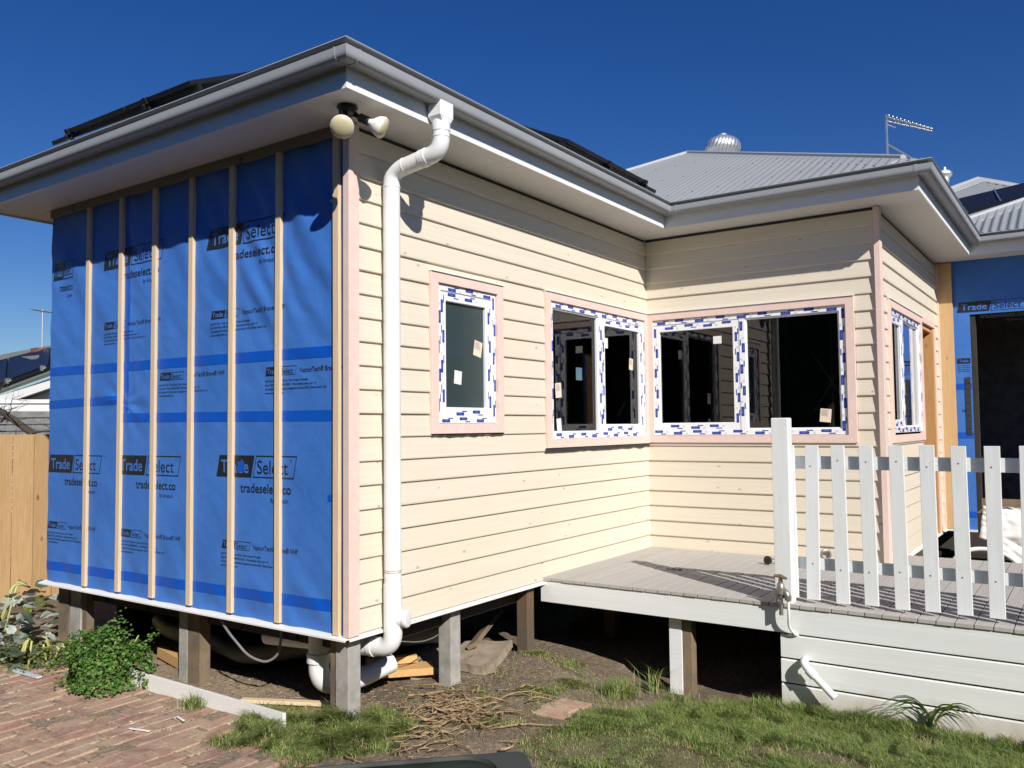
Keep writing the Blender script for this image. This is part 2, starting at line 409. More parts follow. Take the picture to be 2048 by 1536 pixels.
def lawn_mask(x, y):
    e = .09 * noise.noise(Vector((x * 3.5, y * 3.5, 8)))
    a = smooth01(-.05, .14, pdist(GL, x, y) + e); b = smooth01(-.05, .08, pdist(GP, x, y) + e * .5)
    return max(a, b)
def axis(lo, hi, step, far):
    a = list(np.arange(lo, hi + 1e-6, step)); s = step; l = [lo]; r = [hi]
    while r[-1] < far: s *= 1.6; r.append(r[-1] + s); l.insert(0, l[0] - s)
    return l[:-1] + a + r[1:]
def fine(l, a, b, st): return sorted(set([round(q, 4) for q in l if not a < q < b] + [round(q, 4) for q in np.arange(a, b, st)]))
gx = fine(axis(-2.4, 4.6, .05, 220), -1.3, 2.1, .02); gy = fine(axis(-3.4, 5.4, .05, 220), -1.2, 2.2, .02)
vs = []; msk = []; snd = []
for yy in gy:
    for xx in gx:
        near = -3 < xx < 6 and -4 < yy < 7
        vs.append((xx, yy, gh(xx, yy) if near else -.505)); msk.append(lawn_mask(xx, yy) if near else .9); snd.append(min(1, max(0, (smooth01(.55, .15, xx) * smooth01(.0, .35, yy)) * (.75 + .5 * noise.noise(Vector((xx * 3, yy * 3, 5)))))) if near else 0)
nx = len(gx); fs = [(j * nx + i, j * nx + i + 1, (j + 1) * nx + i + 1, (j + 1) * nx + i) for j in range(len(gy) - 1) for i in range(nx - 1)]
me = bpy.data.meshes.new('ground'); me.from_pydata(vs, [], fs)
a = me.attributes.new('lawn', 'FLOAT', 'POINT'); a.data.foreach_set('value', np.array(msk, dtype=np.float32))
a = me.attributes.new('sand', 'FLOAT', 'POINT'); a.data.foreach_set('value', np.array(snd, dtype=np.float32))
g = obj('ground', me, M['soil'], smooth='all'); tag(g, kind='structure', label='bare brown soil and chips around and under the raised house')

# brick paving: every brick its own piece
pav = thing('brick_paving', (-1, 1.2, -.5), 'worn red brick paving strewn with dust and chips beside the blue wall', 'paving'); tag(pav, kind='structure')
def brick_mesh(seed):
    r = random.Random(seed); bm = bmesh.new(); bmesh.ops.create_cube(bm, size=1)
    bmesh.ops.scale(bm, vec=(.223, .106, .065), verts=bm.verts)
    for v in bm.verts: v.co += Vector((r.uniform(-.004, .004), r.uniform(-.004, .004), r.uniform(-.003, .003)))
    bmesh.ops.bevel(bm, geom=bm.edges[:], offset=.006, segments=1, affect='EDGES')
    me = bpy.data.meshes.new('brick'); bm.to_mesh(me); bm.free(); me.materials.append(M['paver']); return me
BM = [brick_mesh(i) for i in range(5)]
cnt = 0
pave_poly = [(-.20, 3.1), (-.20, .75), (-.30, .45), (-.46, .10), (-.52, -.4), (-2.2, -1.4), (-2.2, 3.1)]
for j in range(40):
    y = -.55 + j * .113
    for i in range(12):
        x = -2.25 + i * .233 + (.1165 if j % 2 else 0) + random.uniform(-.008, .008)
        if not inside(pave_poly, x, y) or cnt >= 298: continue
        if x < -1.75 and y < 1.0: continue
        o = obj('brick', random.choice(BM), None, pav)
        o.location = (x, y + random.uniform(-.003, .003), -.531 + random.uniform(-.005, .007)); cnt += 1
        o.rotation_euler = (random.uniform(-.035, .035), random.uniform(-.025, .025), random.uniform(-.045, .045))

# three bricks lying in the lawn
labs = ['red paving brick sunk in the lawn edge, nearest the fallen stems', 'red paving brick sunk in the lawn edge, middle one of three', 'red paving brick sunk in the lawn edge, farthest from the camera']
for (x, y, r), lb in zip([(.84, -.735, .25), (.955, -.715, .22), (1.09, -.72, .3)], labs):
    o = obj('brick', BM[0], None); o.location = (x, y, gh(x, y) - .018); o.rotation_euler = (.03, .02, r + 1.3); o.scale = (.9, .95, 1)
    tag(o, lb, 'brick', 'bricks sunk in the lawn')

# ------------------------------------------------------------------ HOUSE
house = thing('weatherboard_house', (3.2, .6, 0), 'raised single storey house half clad in cream weatherboards, one wall still in blue wrap', 'house')

def cells(s0, s1, z0, z1, ops):
    zc = sorted({z0, z1} | {z for o in ops for z in o[2:4] if z0 < z < z1}); res = []
    for za, zb in zip(zc, zc[1:]):
        segs = [(s0, s1)]; zm = (za + zb) / 2
        for o in ops:
            if o[2] < zm < o[3]:
                new = []
                for a, b in segs:
                    if o[1] <= a or o[0] >= b: new.append((a, b))
                    else:
                        if o[0] > a: new.append((a, o[0]))
                        if o[1] < b: new.append((o[1], b))
                segs = new
        res += [(a, b, za, zb) for a, b in segs if b - a > .01]
    return res
def comps(cs):
    grp = [[c] for c in cs]; ch = True
    while ch:
        ch = False
        for i in range(len(grp)):
            for j in range(i + 1, len(grp)):
                if any(abs(a[3] - b[2]) < 1e-6 or abs(b[3] - a[2]) < 1e-6 for a in grp[i] for b in grp[j] if min(a[1], b[1]) - max(a[0], b[0]) > .02):
                    grp[i] += grp.pop(j); ch = True; break
            if ch: break
    return grp
def backing(k, s0, s1, z0, z1, ops, par, d0=-.10, d1=-.002, mat='dark_timber'):
    mb = MB()
    for a, b, za, zb in cells(s0, s1, z0, z1, ops): mb.wbox(k, a, b, d0, d1, za, zb)
    return obj('framing', mb, M[mat], par)
def boards(k, s0, s1, ops, par, mat, zt=2.724):
    row = 0
    while row * BP < zt - .03:
        z0 = row * BP; z1 = min(z0 + BP, zt); jit = random.uniform(-.0012, .0012)
        for grp in comps(cells(s0, s1, z0, z1, ops)):
            mb = MB()
            for a, b, za, zb in grp:
                def dd(z): return .0265 + jit - .0150 * (z - z0) / BP
                prof = [(0.0, za)]
                if za == z0: prof += [(.019 + jit, za), (.0255 + jit, za + .0035), (.0262 + jit, za + .010)]
                else: prof += [(dd(za), za)]
                prof += [(dd(zb), zb), (0.0, zb)]
                a2 = a + random.uniform(0, .004); b2 = b - random.uniform(0, .004)
                mb.loft([[wp(k, ss, d, z) for d, z in prof] for ss in (a2, b2)])
            obj('weatherboard', mb, M[mat], par)
        row += 1

# openings in the cladding: (s0, s1, z0, z1)
WIN = {
 'win1': ('A', .650, 1.395, 1.054, 2.035), 'win2': ('A', 1.935, 3.625, .935, 2.075),
 'win3': ('C', .024, 1.780, .940, 2.076), 'win4': ('D', .270, 1.775, .930, 2.070), 'door': ('D', 1.775, 2.52, -.15, 2.07)}
def ops(k): return [v[1:] for v in WIN.values() if v[0] == k]
wallA = part('wall', house, 'long cream weatherboard wall with two windows')
wallC = part('wall', house, 'cream weatherboard wall behind the deck with the widest window')
wallD = part('wall', house, 'short cream weatherboard wall beside the dark opening')
wallB = part('wall', house, 'end wall covered in blue building wrap with pine battens')
wallE = part('wall', house, 'blue wrapped wall with a large dark opening')
shr = lambda o: [(a + .06, b - .06, c + .06, d - .06) for a, b, c, d in o]
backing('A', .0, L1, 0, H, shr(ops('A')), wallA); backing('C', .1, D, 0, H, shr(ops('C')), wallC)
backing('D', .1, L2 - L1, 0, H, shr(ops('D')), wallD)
boards('A', .046, L1 - .012, ops('A'), wallA, 'board_x')
boards('C', .012, D - .004, ops('C'), wallC, 'board_y')
boards('D', .046, L2 - L1 - .05, ops('D'), wallD, 'board_x')
# packing strip at the eave (dark gap over the top board)
wboxo('packing_strip', 'A', (.03, L1 - .02, .0, .004, 2.7245, 2.748), M['mastic'], wallA)
wboxo('packing_strip', 'C', (.0, D, .0, .004, 2.7245, 2.748), M['mastic'], wallC)

# corner stops
def stop(k, s0, s1, d0, d1, z0, z1, par): return wboxo('corner_stop', k, (s0, s1, d0, d1, z0, z1), M['pink'], par, bevel=.0025)
stop('A', -.034, .044, -.004, .042, -.002, 2.742, wallA)
stop('C', -.0, .018, .0, .022, .03, 2.74, wallC)
mb = MB(); mb.box(L1 - .045, L1 + .042, -D - .042, -D + .002, -.01, 2.742); obj('corner_stop', mb, M['pink'], wallD, bevel=.0025)
stop('D', L2 - L1 - .05, L2 - L1 - .004, .0, .040, -.01, 2.735, wallD)
# white base flashing
def flashing(k, s0, s1, d1, par):
    mb = MB(); mb.loft([[wp(k, s, d, z) for d, z in ((-.02, 0.0), (-.02, -.004), (d1, -.016), (d1, -.022), (d1 + .004, -.022), (d1 + .004, -.013), (.0, .0))] for s in (s0, s1)])
    return obj('base_flashing', mb, M['white_paint'], par)
flashing('A', -.03, L1 - 1.76, .040, wallA); flashing('B', -.030, W + .03, .050, wallB); flashing('D', -.03, L2 - L1, .04, wallD)

# ---- windows
def frame_ring(mb, k, s0, s1, z0, z1, wd, d0, d1, lip=0.0):
    wl, wr, wb, wt = wd if isinstance(wd, tuple) else (wd,) * 4
    rin = [(s0 + wl, z0 + wb), (s1 - wr, z0 + wb), (s1 - wr, z1 - wt), (s0 + wl, z1 - wt)]
    rout = [(s0, z0), (s1, z0), (s1, z1), (s0, z1)]
    def ring(r, d): return [wp(k, s, d, z) for s, z in r]
    o = len(mb.v); R4 = ring(rout, d0) + ring(rout, d1 - .003) + ring([(s + (.003 if i in (0, 3) else -.003), z + (.003 if i < 2 else -.003)) for i, (s, z) in enumerate(rout)], d1) + \
        ring([(s - (.004 if i in (0, 3) else -.004), z - (.004 if i < 2 else -.004)) for i, (s, z) in enumerate(rin)], d1) + ring(rin, d1 - .004) + ring(rin, d0)
    mb.v.extend(R4)
    for L in range(5):
        for j in range(4):
            a = o + L * 4 + j; b = o + L * 4 + (j + 1) % 4; mb.f.append((a, b, b + 4, a + 4))
def prints(k, rects, d, par, seed=0):
    """blue and grey stamps on the protective film of the frame; rects: (s0, s1, z0, z1, along) strips"""
    r = random.Random(seed); mbs = {'film_blue': MB(), 'film_grey': MB(), 'film_white': MB()}
    for s0, s1, z0, z1, al in rects:
        ln = (s1 - s0) if al == 's' else (z1 - z0); wd = (z1 - z0) if al == 's' else (s1 - s0)
        q = r.uniform(.0, .10); side = r.randint(0, 1); hgt = min(.020, wd * .40)
        def put(kind, a, b, c, e, dd):
            if a < .002 or b > ln - .002: return
            if al == 's': mbs[kind].wbox(k, s0 + a, s0 + b, d, d + dd, z0 + c, z0 + e)
            else: mbs[kind].wbox(k, s0 + c, s0 + e, d, d + dd, z0 + a, z0 + b)
        hgt = min(.032, wd * .60)
        while q < ln:
            c0 = wd * .42 if side else wd * .03
            put('film_blue', q, q + .078, c0, c0 + hgt, .0006)
            put('film_white', q + .018, q + .056, c0 + hgt * .46, c0 + hgt * .54, .0009)
            c1 = wd * .06 if side else wd * .70
            put('film_blue', q + .058, q + .108, c1, c1 + hgt * .36, .0006)
            put('film_grey', q + .080, q + .115, wd * .03 if side else wd * .42, (wd * .03 if side else wd * .42) + hgt * .6, .0006) if wd < .02 else put('film_grey', q + .110, q + .128, c0, c0 + hgt * .7, .0006)
            side = 1 - side; q += r.uniform(.165, .190)
    for kind, mb in mbs.items():
        if mb.v: obj('film_print', mb, M[kind], par)['kind'] = 'stuff'
def architrave(k, s0, s1, z0, z1, par, wl=.066, wr=.066, wb=.062, wt=.062, th=.040):
    for nm, quad in (('architrave', [(s0, z0), (s1, z0), (s1 - wr, z0 + wb), (s0 + wl, z0 + wb)]), ('architrave', [(s1, z0), (s1, z1), (s1 - wr, z1 - wt), (s1 - wr, z0 + wb)]),
                     ('architrave', [(s1, z1), (s0, z1), (s0 + wl, z1 - wt), (s1 - wr, z1 - wt)]), ('architrave', [(s0, z1), (s0, z0), (s0 + wl, z0 + wb), (s0 + wl, z1 - wt)])):
        if abs(quad[0][0] - quad[2][0]) < .004 or abs(quad[0][0] - quad[3][0]) < 1e-6 and wl == 0: continue
        mb = MB(); mb.loft([[wp(k, s, d, z) for s, z in quad] for d in (.002, th)]); obj(nm, mb, M['pink'], par, bevel=.002)
    wboxo('head_flashing', k, (s0 - .004, s1 + .004, .002, th + .010, z1 + .0005, z1 + .007), M['white_paint'], par)
def pane(k, s0, s1, z0, z1, d, par, mat='glass'):
    mb = MB(); mb.add([wp(k, s0, d, z0), wp(k, s1, d, z0), wp(k, s1, d, z1), wp(k, s0, d, z1)], [(0, 1, 2, 3)])
    return obj('pane', mb, M[mat], par)
def bead(k, s0, s1, z0, z1, d0, d1, par):
    mb = MB(); frame_ring(mb, k, s0, s1, z0, z1, .012, d0, d1); obj('glazing_bead', mb, M['upvc'], par)
def sticker(k, s, z, w_, h_, d, rot, par, mat='sticker'):
    mb = MB(); ca, sa = math.cos(rot), math.sin(rot)
    q = [(-w_ / 2, -h_ / 2), (w_ / 2, -h_ / 2), (w_ / 2, h_ / 2), (-w_ / 2, h_ / 2)]
    mb.add([wp(k, s + a * ca - b * sa, d, z + a * sa + b * ca) for a, b in q], [(0, 1, 2, 3)]); st = obj('sticker', mb, M[mat], par)
    if mat == 'sticker':
        mb = MB()
        for i in range(7):
            b = h_ * (.38 - .07 * i); a1 = w_ * random.uniform(.1, .38); q = [(-w_ * .4, b), (a1, b), (a1, b + h_ * .022), (-w_ * .4, b + h_ * .022)]
            mb.add([wp(k, s + a * ca - bb * sa, d + .0008, z + a * sa + bb * ca) for a, bb in q], [(0, 1, 2, 3)])
        obj('sticker_text', mb, M['sticker_ink'], par)

def sash(k, s0, s1, z0, z1, par, seed, d0=.0, d1=.026, wd=.062):
    mb = MB(); frame_ring(mb, k, s0, s1, z0, z1, wd, d0, d1); obj('sash', mb, M['upvc'], par)
    e = .006; st = wd - .018
    prints(k, [(s0 + wd, s1 - wd, z0 + e, z0 + st, 's'), (s0 + wd, s1 - wd, z1 - st, z1 - e, 's'), (s0 + e, s0 + st, z0 + .02, z1 - .02, 'z'), (s1 - st, s1 - e, z0 + .02, z1 - .02, 'z')], d1, par, seed)
    bead(k, s0 + wd - .014, s1 - wd + .014, z0 + wd - .014, z1 - wd + .014, .004, d1 - .004, par)

# window 1: narrow one with obscure glass
w1 = part('window', house, 'narrow window with dark obscure glass and printed film on its frame')
architrave('A', .650, 1.395, 1.054, 2.035, w1)
F1 = (.718, 1.326, 1.118, 1.970)
mb = MB(); frame_ring(mb, 'A', *F1, .040, -.06, .022); obj('frame', mb, M['upvc'], w1)
prints('A', [(F1[0] + .03, F1[1] - .03, F1[2] + .004, F1[2] + .036, 's'), (F1[0] + .03, F1[1] - .03, F1[3] - .036, F1[3] - .004, 's'), (F1[0] + .004, F1[0] + .036, F1[2] + .01, F1[3] - .01, 'z'), (F1[1] - .036, F1[1] - .004, F1[2] + .01, F1[3] - .01, 'z')], .022, w1, 1)
sash('A', F1[0] + .040, F1[1] - .040, F1[2] + .040, F1[3] - .040, w1, 2, -.02, .014, .058)
pane('A', .80, 1.245, 1.20, 1.89, -.008, w1, 'obscure')
sticker('A', 1.165, 1.60, .085, .10, -.006, -.2, w1); sticker('A', .955, 1.405, .075, .085, -.006, -.1, w1, 'sticker_white')
# window 2: fixed left, sash right
def two_light(name_lab, k, F, left_sash, sp, par, seed):
    s0, s1, z0, z1 = F
    mb = MB(); frame_ring(mb, k, s0, s1, z0, z1, .046, -.06, .022); mb.wbox(k, sp - .024, sp + .024, -.06, .0215, z0 + .045, z1 - .045); obj('frame', mb, M['upvc'], par)
    prints(k, [(s0 + .03, s1 - .03, z0 + .004, z0 + .042, 's'), (s0 + .03, s1 - .03, z1 - .042, z1 - .004, 's'), (s0 + .004, s0 + .042, z0 + .02, z1 - .02, 'z'), (s1 - .042, s1 - .004, z0 + .02, z1 - .02, 'z')], .022, par, seed)
    prints(k, [(sp - .022, sp + .022, z0 + .06, z1 - .06, 'z')], .0215, par, seed + 1)
    if left_sash: A_, B_ = (s0 + .046, sp - .024), (sp + .024, s1 - .046)
    else: B_, A_ = (s0 + .046, sp - .024), (sp + .024, s1 - .046)
    sash(k, A_[0], A_[1], z0 + .046, z1 - .046, par, seed + 2, -.02, .016, .060)
    bead(k, B_[0] - .001, B_[1] + .001, z0 + .045, z1 - .045, -.02, .010, par)
    pane(k, A_[0] + .05, A_[1] - .05, z0 + .1, z1 - .1, -.006, par); pane(k, B_[0] + .008, B_[1] - .008, z0 + .05, z1 - .05, -.012, par)
w2 = part('window', house, 'two light window in the inner corner of the long wall')
architrave('A', 1.935, 3.628, .935, 2.075, w2)
two_light('', 'A', (2.003, 3.590, .998, 2.012), False, 2.772, w2, 11)
sticker('A', 2.165, 1.36, .085, .11, -.010, .1, w2); sticker('A', 2.17, 1.10, .065, .10, -.010, .12, w2, 'sticker_white')
sticker('A', 3.36, 1.62, .07, .10, -.004, -.1, w2); sticker('A', 2.90, 1.77, .085, .085, -.004, .0, w2, 'sticker_white')
w3 = part('window', house, 'wide two light window facing the deck')
architrave('C', .020, 1.780, .940, 2.076, w3)
two_light('', 'C', (.036, 1.708, 1.004, 2.014), True, .888, w3, 21)
sticker('C', 1.535, 1.155, .085, .105, -.010, -.1, w3); sticker('C', .665, 1.81, .075, .065, -.004, .0, w3, 'sticker_white')
w4 = part('window', house, 'two light window on the short wall seen at a slant')
architrave('D', .270, 1.775, .930, 2.070, w4)
two_light('', 'D', (.336, 1.712, 1.010, 2.006), True, .885, w4, 31)
# black mastic smears under two windows
for k, s0, s1, z in (('A', .66, 1.40, 1.050), ('A', 1.915, 3.63, .930)):
    mb = MB(); n = 30
    top = [wp(k, s0 + (s1 - s0) * i / n, .030, z + .004) for i in range(n + 1)]
    bot = [wp(k, s0 + (s1 - s0) * i / n, .0285, z - (.010 if s1 < 2 else .026) - .012 * noise.noise(Vector((i * .5, s0, 1)))) for i in range(n + 1)]
    mb.add(top + bot, [(i, i + 1, n + 2 + i, n + 1 + i) for i in range(n)]); obj('mastic', mb, M['mastic'], wallA)
# door opening on the short wall
dr = part('door_frame', house, 'orange timber frame of an empty doorway')
wboxo('jamb', 'D', (1.80, 1.842, -.14, .012, -.02, 2.03), M['jamb'], dr, .002)
wboxo('jamb', 'D', (2.445, 2.50, -.22, .030, -.02, 2.03), M['jamb'], dr, .002)
wboxo('door_head', 'D', (1.843, 2.444, -.14, .012, 1.985, 2.03), M['jamb'], dr, .002)
wboxo('architrave', 'D', (2.502, 2.560, .002, .040, -.02, 2.08), M['pink'], dr, .002)
wboxo('architrave', 'D', (1.776, 2.502, .002, .040, 2.032, 2.09), M['pink'], dr, .002)

# ---- blue wrap on wall B, rippled
BATT = [.045, .515, .940, 1.342, 1.742, 2.137, 2.555]
def ripple(s, z):
    if s < -.02 or s > W + .02: return .004
    e = 1.0
    for b in BATT: e = min(e, abs(s - b - .022) / .13)
    e = .12 + .88 * smooth01(0, 1, e)
    q = Vector((s * 1.0 + z * .55, z * 2.6 - s * 2.0, 0))
    a = noise.noise(q * 1.6) * .55 + noise.noise(Vector((s * 3 + 7, z * 3, 2))) * .4 + noise.noise(q * 4.1 + Vector((5, 1, 0))) * .22
    up = .45 + .55 * smooth01(.9, 2.0, z) + .5 * smooth01(.5, .1, z)
    pin = math.exp(-(((s - 2.13) / .35) ** 2 + ((z - 1.30) / .22) ** 2)) * math.sin(math.atan2(z - 1.28, s - 2.12) * 9) * .5
    st = math.sin((s * 1.0 - z * .75) * 26 + 3.5 * noise.noise(Vector((s * 1.7, z * 1.7, 11)))) * smooth01(1.3, 2.1, z) * smooth01(1.9, .6, s) * .42
    a += st + .25 * math.sin((s * .8 - z * .8) * 19 + 4 * noise.noise(Vector((s * 2, z * 2, 21)))) * smooth01(.35, .1, z)
    return .0080 + .0155 * e * (a * up + pin * .7)
NS, NZ = 190, 170
vs = []; 
for j in range(NZ + 1):
    z = -.0 + 2.745 * j / NZ
    for i in range(NS + 1):
        s = -.0 + W * i / NS; vs.append(wp('B', s, ripple(s, z), z))
fs = [(j * (NS + 1) + i, (j + 1) * (NS + 1) + i, (j + 1) * (NS + 1) + i + 1, j * (NS + 1) + i + 1) for j in range(NZ) for i in range(NS)]
me = bpy.data.meshes.new('building_wrap'); me.from_pydata(vs, [], fs)
obj('building_wrap', me, M['wrap'], wallB, smooth='all')
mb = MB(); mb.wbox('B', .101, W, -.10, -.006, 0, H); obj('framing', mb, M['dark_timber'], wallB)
for i, b in enumerate(BATT):
    lo = random.uniform(.006, .020) if i else -.002
    mb = MB(); lean = random.uniform(-.004, .004)
    mb.loft([[wp('B', b + s + q, d, z) for s, d in ((0, 0), (.044, 0), (.044, .029), (0, .029))] for z, q in ((lo, 0), (1.3, lean), (2.688 if i else 2.74, 0))])
    obj('batten', mb, M['batten'], wallB, bevel=.0015)
mb = MB(); mb.wbox('B', .091, W - .002, .0, .026, 2.690, 2.748); obj('batten', mb, M['grey_timber'], wallB)

def on_wrap(mb, k, d, pts2, faces):
    mb.add([wp(k, s, (ripple(s, z) if k == 'B' else .006) + d, z) for s, z in pts2], faces)
def strip_on(mb, k, s0, s1, zf, h, d, n=60):
    pts = []; fs = []
    for i in range(n + 1):
        s = s0 + (s1 - s0) * i / n; z = zf(s)
        for q in range(3): pts.append((s, z + h * (q / 2 - .5) + .0025 * noise.noise(Vector((s * 30, q, h)))))
    for i in range(n):
        for q in range(2): fs.append((i * 3 + q, i * 3 + q + 1, i * 3 + q + 4, i * 3 + q + 3))
    on_wrap(mb, k, d, pts, fs)
def lerpf(s0, z0, s1, z1): return lambda s: z0 + (z1 - z0) * (s - s0) / (s1 - s0)
for s0, z0, s1, z1, h in ((.09, 1.513, W, 1.535, .062), (.09, 1.163, 2.17, 1.180, .060), (2.13, 1.305, W, 1.290, .058), (.09, .143, W, .112, .062)):
    mb = MB(); strip_on(mb, 'B', s0, s1, lerpf(s0, z0, s1, z1), h, .0016, 90); obj('tape', mb, M['tape'], wallB)
for s0, z0, z1 in ((2.098, 1.56, 2.688), (2.105, 1.21, 1.50)):
    mb = MB(); pts = []; fs = []
    for i in range(41):
        for q in range(3): pts.append((s0 + .05 * (q / 2 - .5), z0 + (z1 - z0) * i / 40))
    for i in range(40):
        for q in range(2): fs.append((i * 3 + q, i * 3 + q + 1, i * 3 + q + 4, i * 3 + q + 3))
    on_wrap(mb, 'B', .0012, pts, fs); obj('tape', mb, M['tape'], wallB)

# ---- printing on the wrap (flat ink, follows the ripples)
_tc = {}
def glyphs(txt, bold=0.0):
    key = (txt, bold)
    if key not in _tc:
        cu = bpy.data.curves.new('lettering', 'FONT'); cu.body = txt; cu.size = 1.0; cu.offset = bold; cu.resolution_u = 3; cu.fill_mode = 'FRONT'
        o = bpy.data.objects.new('lettering', cu); COL.objects.link(o); bpy.context.view_layer.update()
        me = bpy.data.meshes.new_from_object(o.evaluated_get(bpy.context.evaluated_depsgraph_get()))
        v = np.array([tuple(q.co) for q in me.vertices]); f = [tuple(pp.vertices) for pp in me.polygons]
        bpy.data.objects.remove(o); bpy.data.meshes.remove(me); _tc[key] = (v, f)
    return _tc[key]
def text_on(mb, k, txt, s_left, z_base, h, width, dirn, d, bold=0.0, right=None):
    """width: total length in metres; text runs from s_left towards -s on wall B (left to right for a viewer outside)"""
    v, f = glyphs(txt, bold); x0, x1 = v[:, 0].min(), v[:, 0].max(); sx = width / (x1 - x0)
    pts = [(s_left + dirn * (p_[0] - x0) * sx, z_base + p_[1] * h / .73) for p_ in v]
    on_wrap(mb, k, d, pts, f)
def quadgrid(mb, k, q, d, n=10, m=3):
    """q: four corners (s,z) bl br tr tl, as a small grid so that it follows the ripples"""
    pts = []; fs = []
    for j in range(m + 1):
        for i in range(n + 1):
            a = i / n; b = j / m
            s = (q[0][0] * (1 - a) + q[1][0] * a) * (1 - b) + (q[3][0] * (1 - a) + q[2][0] * a) * b
            z = (q[0][1] * (1 - a) + q[1][1] * a) * (1 - b) + (q[3][1] * (1 - a) + q[2][1] * a) * b
            pts.append((s, z))
    for j in range(m):
        for i in range(n): fs.append((j * (n + 1) + i, j * (n + 1) + i + 1, (j + 1) * (n + 1) + i + 1, (j + 1) * (n + 1) + i))
    on_wrap(mb, k, d, pts, fs)
def logo(k, sl, zb, wd, ht, dirn, par, small=False, rows=True, tail=True):
    """the boxed two part word mark with the lines beneath it; sl, zb: lower left corner"""
    ink = MB(); let = MB(); sh = ht * .22
    def P(a, b): return (sl + dirn * (a * wd + sh * b), zb + b * ht)
    quadgrid(ink, k, [P(0, 0), P(.47, 0), P(.47, 1), P(0, 1)], .0022, 10, 3)
    t_ = .045 if not small else .05; th = t_ * ht / wd * 1.0
    for q in ([P(.49, 0), P(1, 0), P(1, t_), P(.49, t_)], [P(.49, 1 - t_), P(1, 1 - t_), P(1, 1), P(.49, 1)], [P(.49, 0), P(.49 + th, 0), P(.49 + th, 1), P(.49, 1)], [P(1 - th, 0), P(1, 0), P(1, 1), P(1 - th, 1)]):
        quadgrid(ink, k, q, .0022, 10, 2)
    text_on(let, k, 'Trade', P(.055, .2)[0], zb + ht * .20, ht * .62, wd * .375, dirn, .0034, .018)
    text_on(ink, k, 'Select', P(.535, .2)[0], zb + ht * .18, ht * .64, wd * .385, dirn, .0024)
    text_on(ink, k, 'TM', P(.945, .2)[0], zb + ht * .76, ht * .10, wd * .022, dirn, .0024)
    if not small:
        text_on(ink, k, 'tradeselect.co', P(.33, 0)[0], zb - ht * .68, ht * .44, wd * .635, dirn, .0024, .012)
        text_on(ink, k, 'By Ametalin', P(.715, 0)[0], zb - ht * 1.08, ht * .20, wd * .215, dirn, .0024)
    else:
        text_on(ink, k, 'VapourTech\u00ae Brane\u00ae VHP', P(1.13, 0)[0], zb + ht * .22, ht * .56, wd * 1.52, dirn, .0024, .006)
        for i, (tx, wv) in enumerate((('Light Wall Wrap | Water Barrier | Class 4 Vapour Permeable', 1.42), ('Duty Wall Wrap AS/NZS 4200.1 | Flammability Index Low < 5', 1.68), ('AS compliant 4K Condensation management suits the NCC Climate Zones 4 to 8', 2.0), ('www.tradeselect.co', .62))):
            text_on(ink, k, tx, P(-.02, 0)[0], zb - ht * (.72 + .46 * i), ht * .26, wd * wv, dirn, .0024, .012)
    obj('printed_lettering', ink, M['print'], par); obj('printed_lettering', let, M['wrap_letter'], par)
LW, LH = .695, .128
for sl, zb in ((1.112, .812), (2.199, .800), (3.112, .795)):
    logo('B', sl, zb, LW, LH, -1, wallB)
for sl, zb in ((1.224, 2.205), (2.404, 2.215), (3.10, 2.215)):
    if sl > 3: 
        logo('B', 3.09, 2.215, .28, LH, -1, wallB)
    else: logo('B', sl, zb, LW, LH, -1, wallB)
for sl, zb in ((1.171, 1.770), (2.383, 1.795), (1.714, 1.415), (.661, 1.400), (2.151, .385), (1.058, .385)):
    logo('B', sl, zb, .255, .050, -1, wallB, True)
logo('B', 3.10, .385, .24, .05, -1, wallB, True)
mb = MB(); quadgrid(mb, 'B', [(.905, .845), (.845, .845), (.845, .905), (.905, .905)], .0042, 3, 3); obj('tape', mb, M['tape'], wallB)
mb = MB(); quadgrid(mb, 'B', [(.145, .700), (.09, .700), (.09, .735), (.145, .735)], .0022, 3, 3); obj('tape', mb, M['tape'], wallB)

# ---- wall E: wrap strip left of the opening, header, timber corner post
EO = (.315, 3.6, -.25, 2.19)
mb = MB()
for a, b, za, zb in cells(.02, 6.0, .0, H - .005, [EO]): mb.wbox('E', a, b, -.004, .006, za, zb)
obj('building_wrap', mb, M['wrap'], wallE)
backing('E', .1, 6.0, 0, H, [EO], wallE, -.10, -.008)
wboxo('corner_post', 'E', (.018, .165, .008, .042, .0, 2.74), M['stud'], wallE, .002)
for z in (1.455, .955, .15): wboxo('tape', 'E', (.166, .312, .0075, .0085, z - .03, z + .03), M['tape'], wallE)
logo('E', .20, 2.215, .62, .105, 1, wallE); 
ink = MB(); quadgrid(ink, 'E', [(.185, 1.690), (.305, 1.690), (.305, 1.745), (.190, 1.745)], .0022); text_on(ink, 'E', 'VHP', .215, 1.19, .03, .075, 1, .0024, .01)
for i in range(4): text_on(ink, 'E', 'Light Wall Wrap', .19, 1.665 - .020 * i, .011, .11, 1, .0024, .01)
obj('printed_lettering', ink, M['print'], wallE)
let = MB(); text_on(let, 'E', 'Trade', .205, 1.705, .030, .085, 1, .0034, .018); obj('printed_lettering', let, M['wrap_letter'], wallE)
wboxo('base_flashing', 'E', (.0, .315, -.05, .045, -.020, -.002), M['white_paint'], wallE)
# studs round the opening and a packing strip
wboxo('stud', 'E', (.316, .360, -.098, -.012, .0, 2.188), M['dark_timber'], wallE)
mb = MB()
for i in range(9): mb.wbox('E', .255, .300, .0095, .016, .96 + i * .066, .96 + i * .066 + .061)
obj('strap', mb, M['mastic'], wallE)

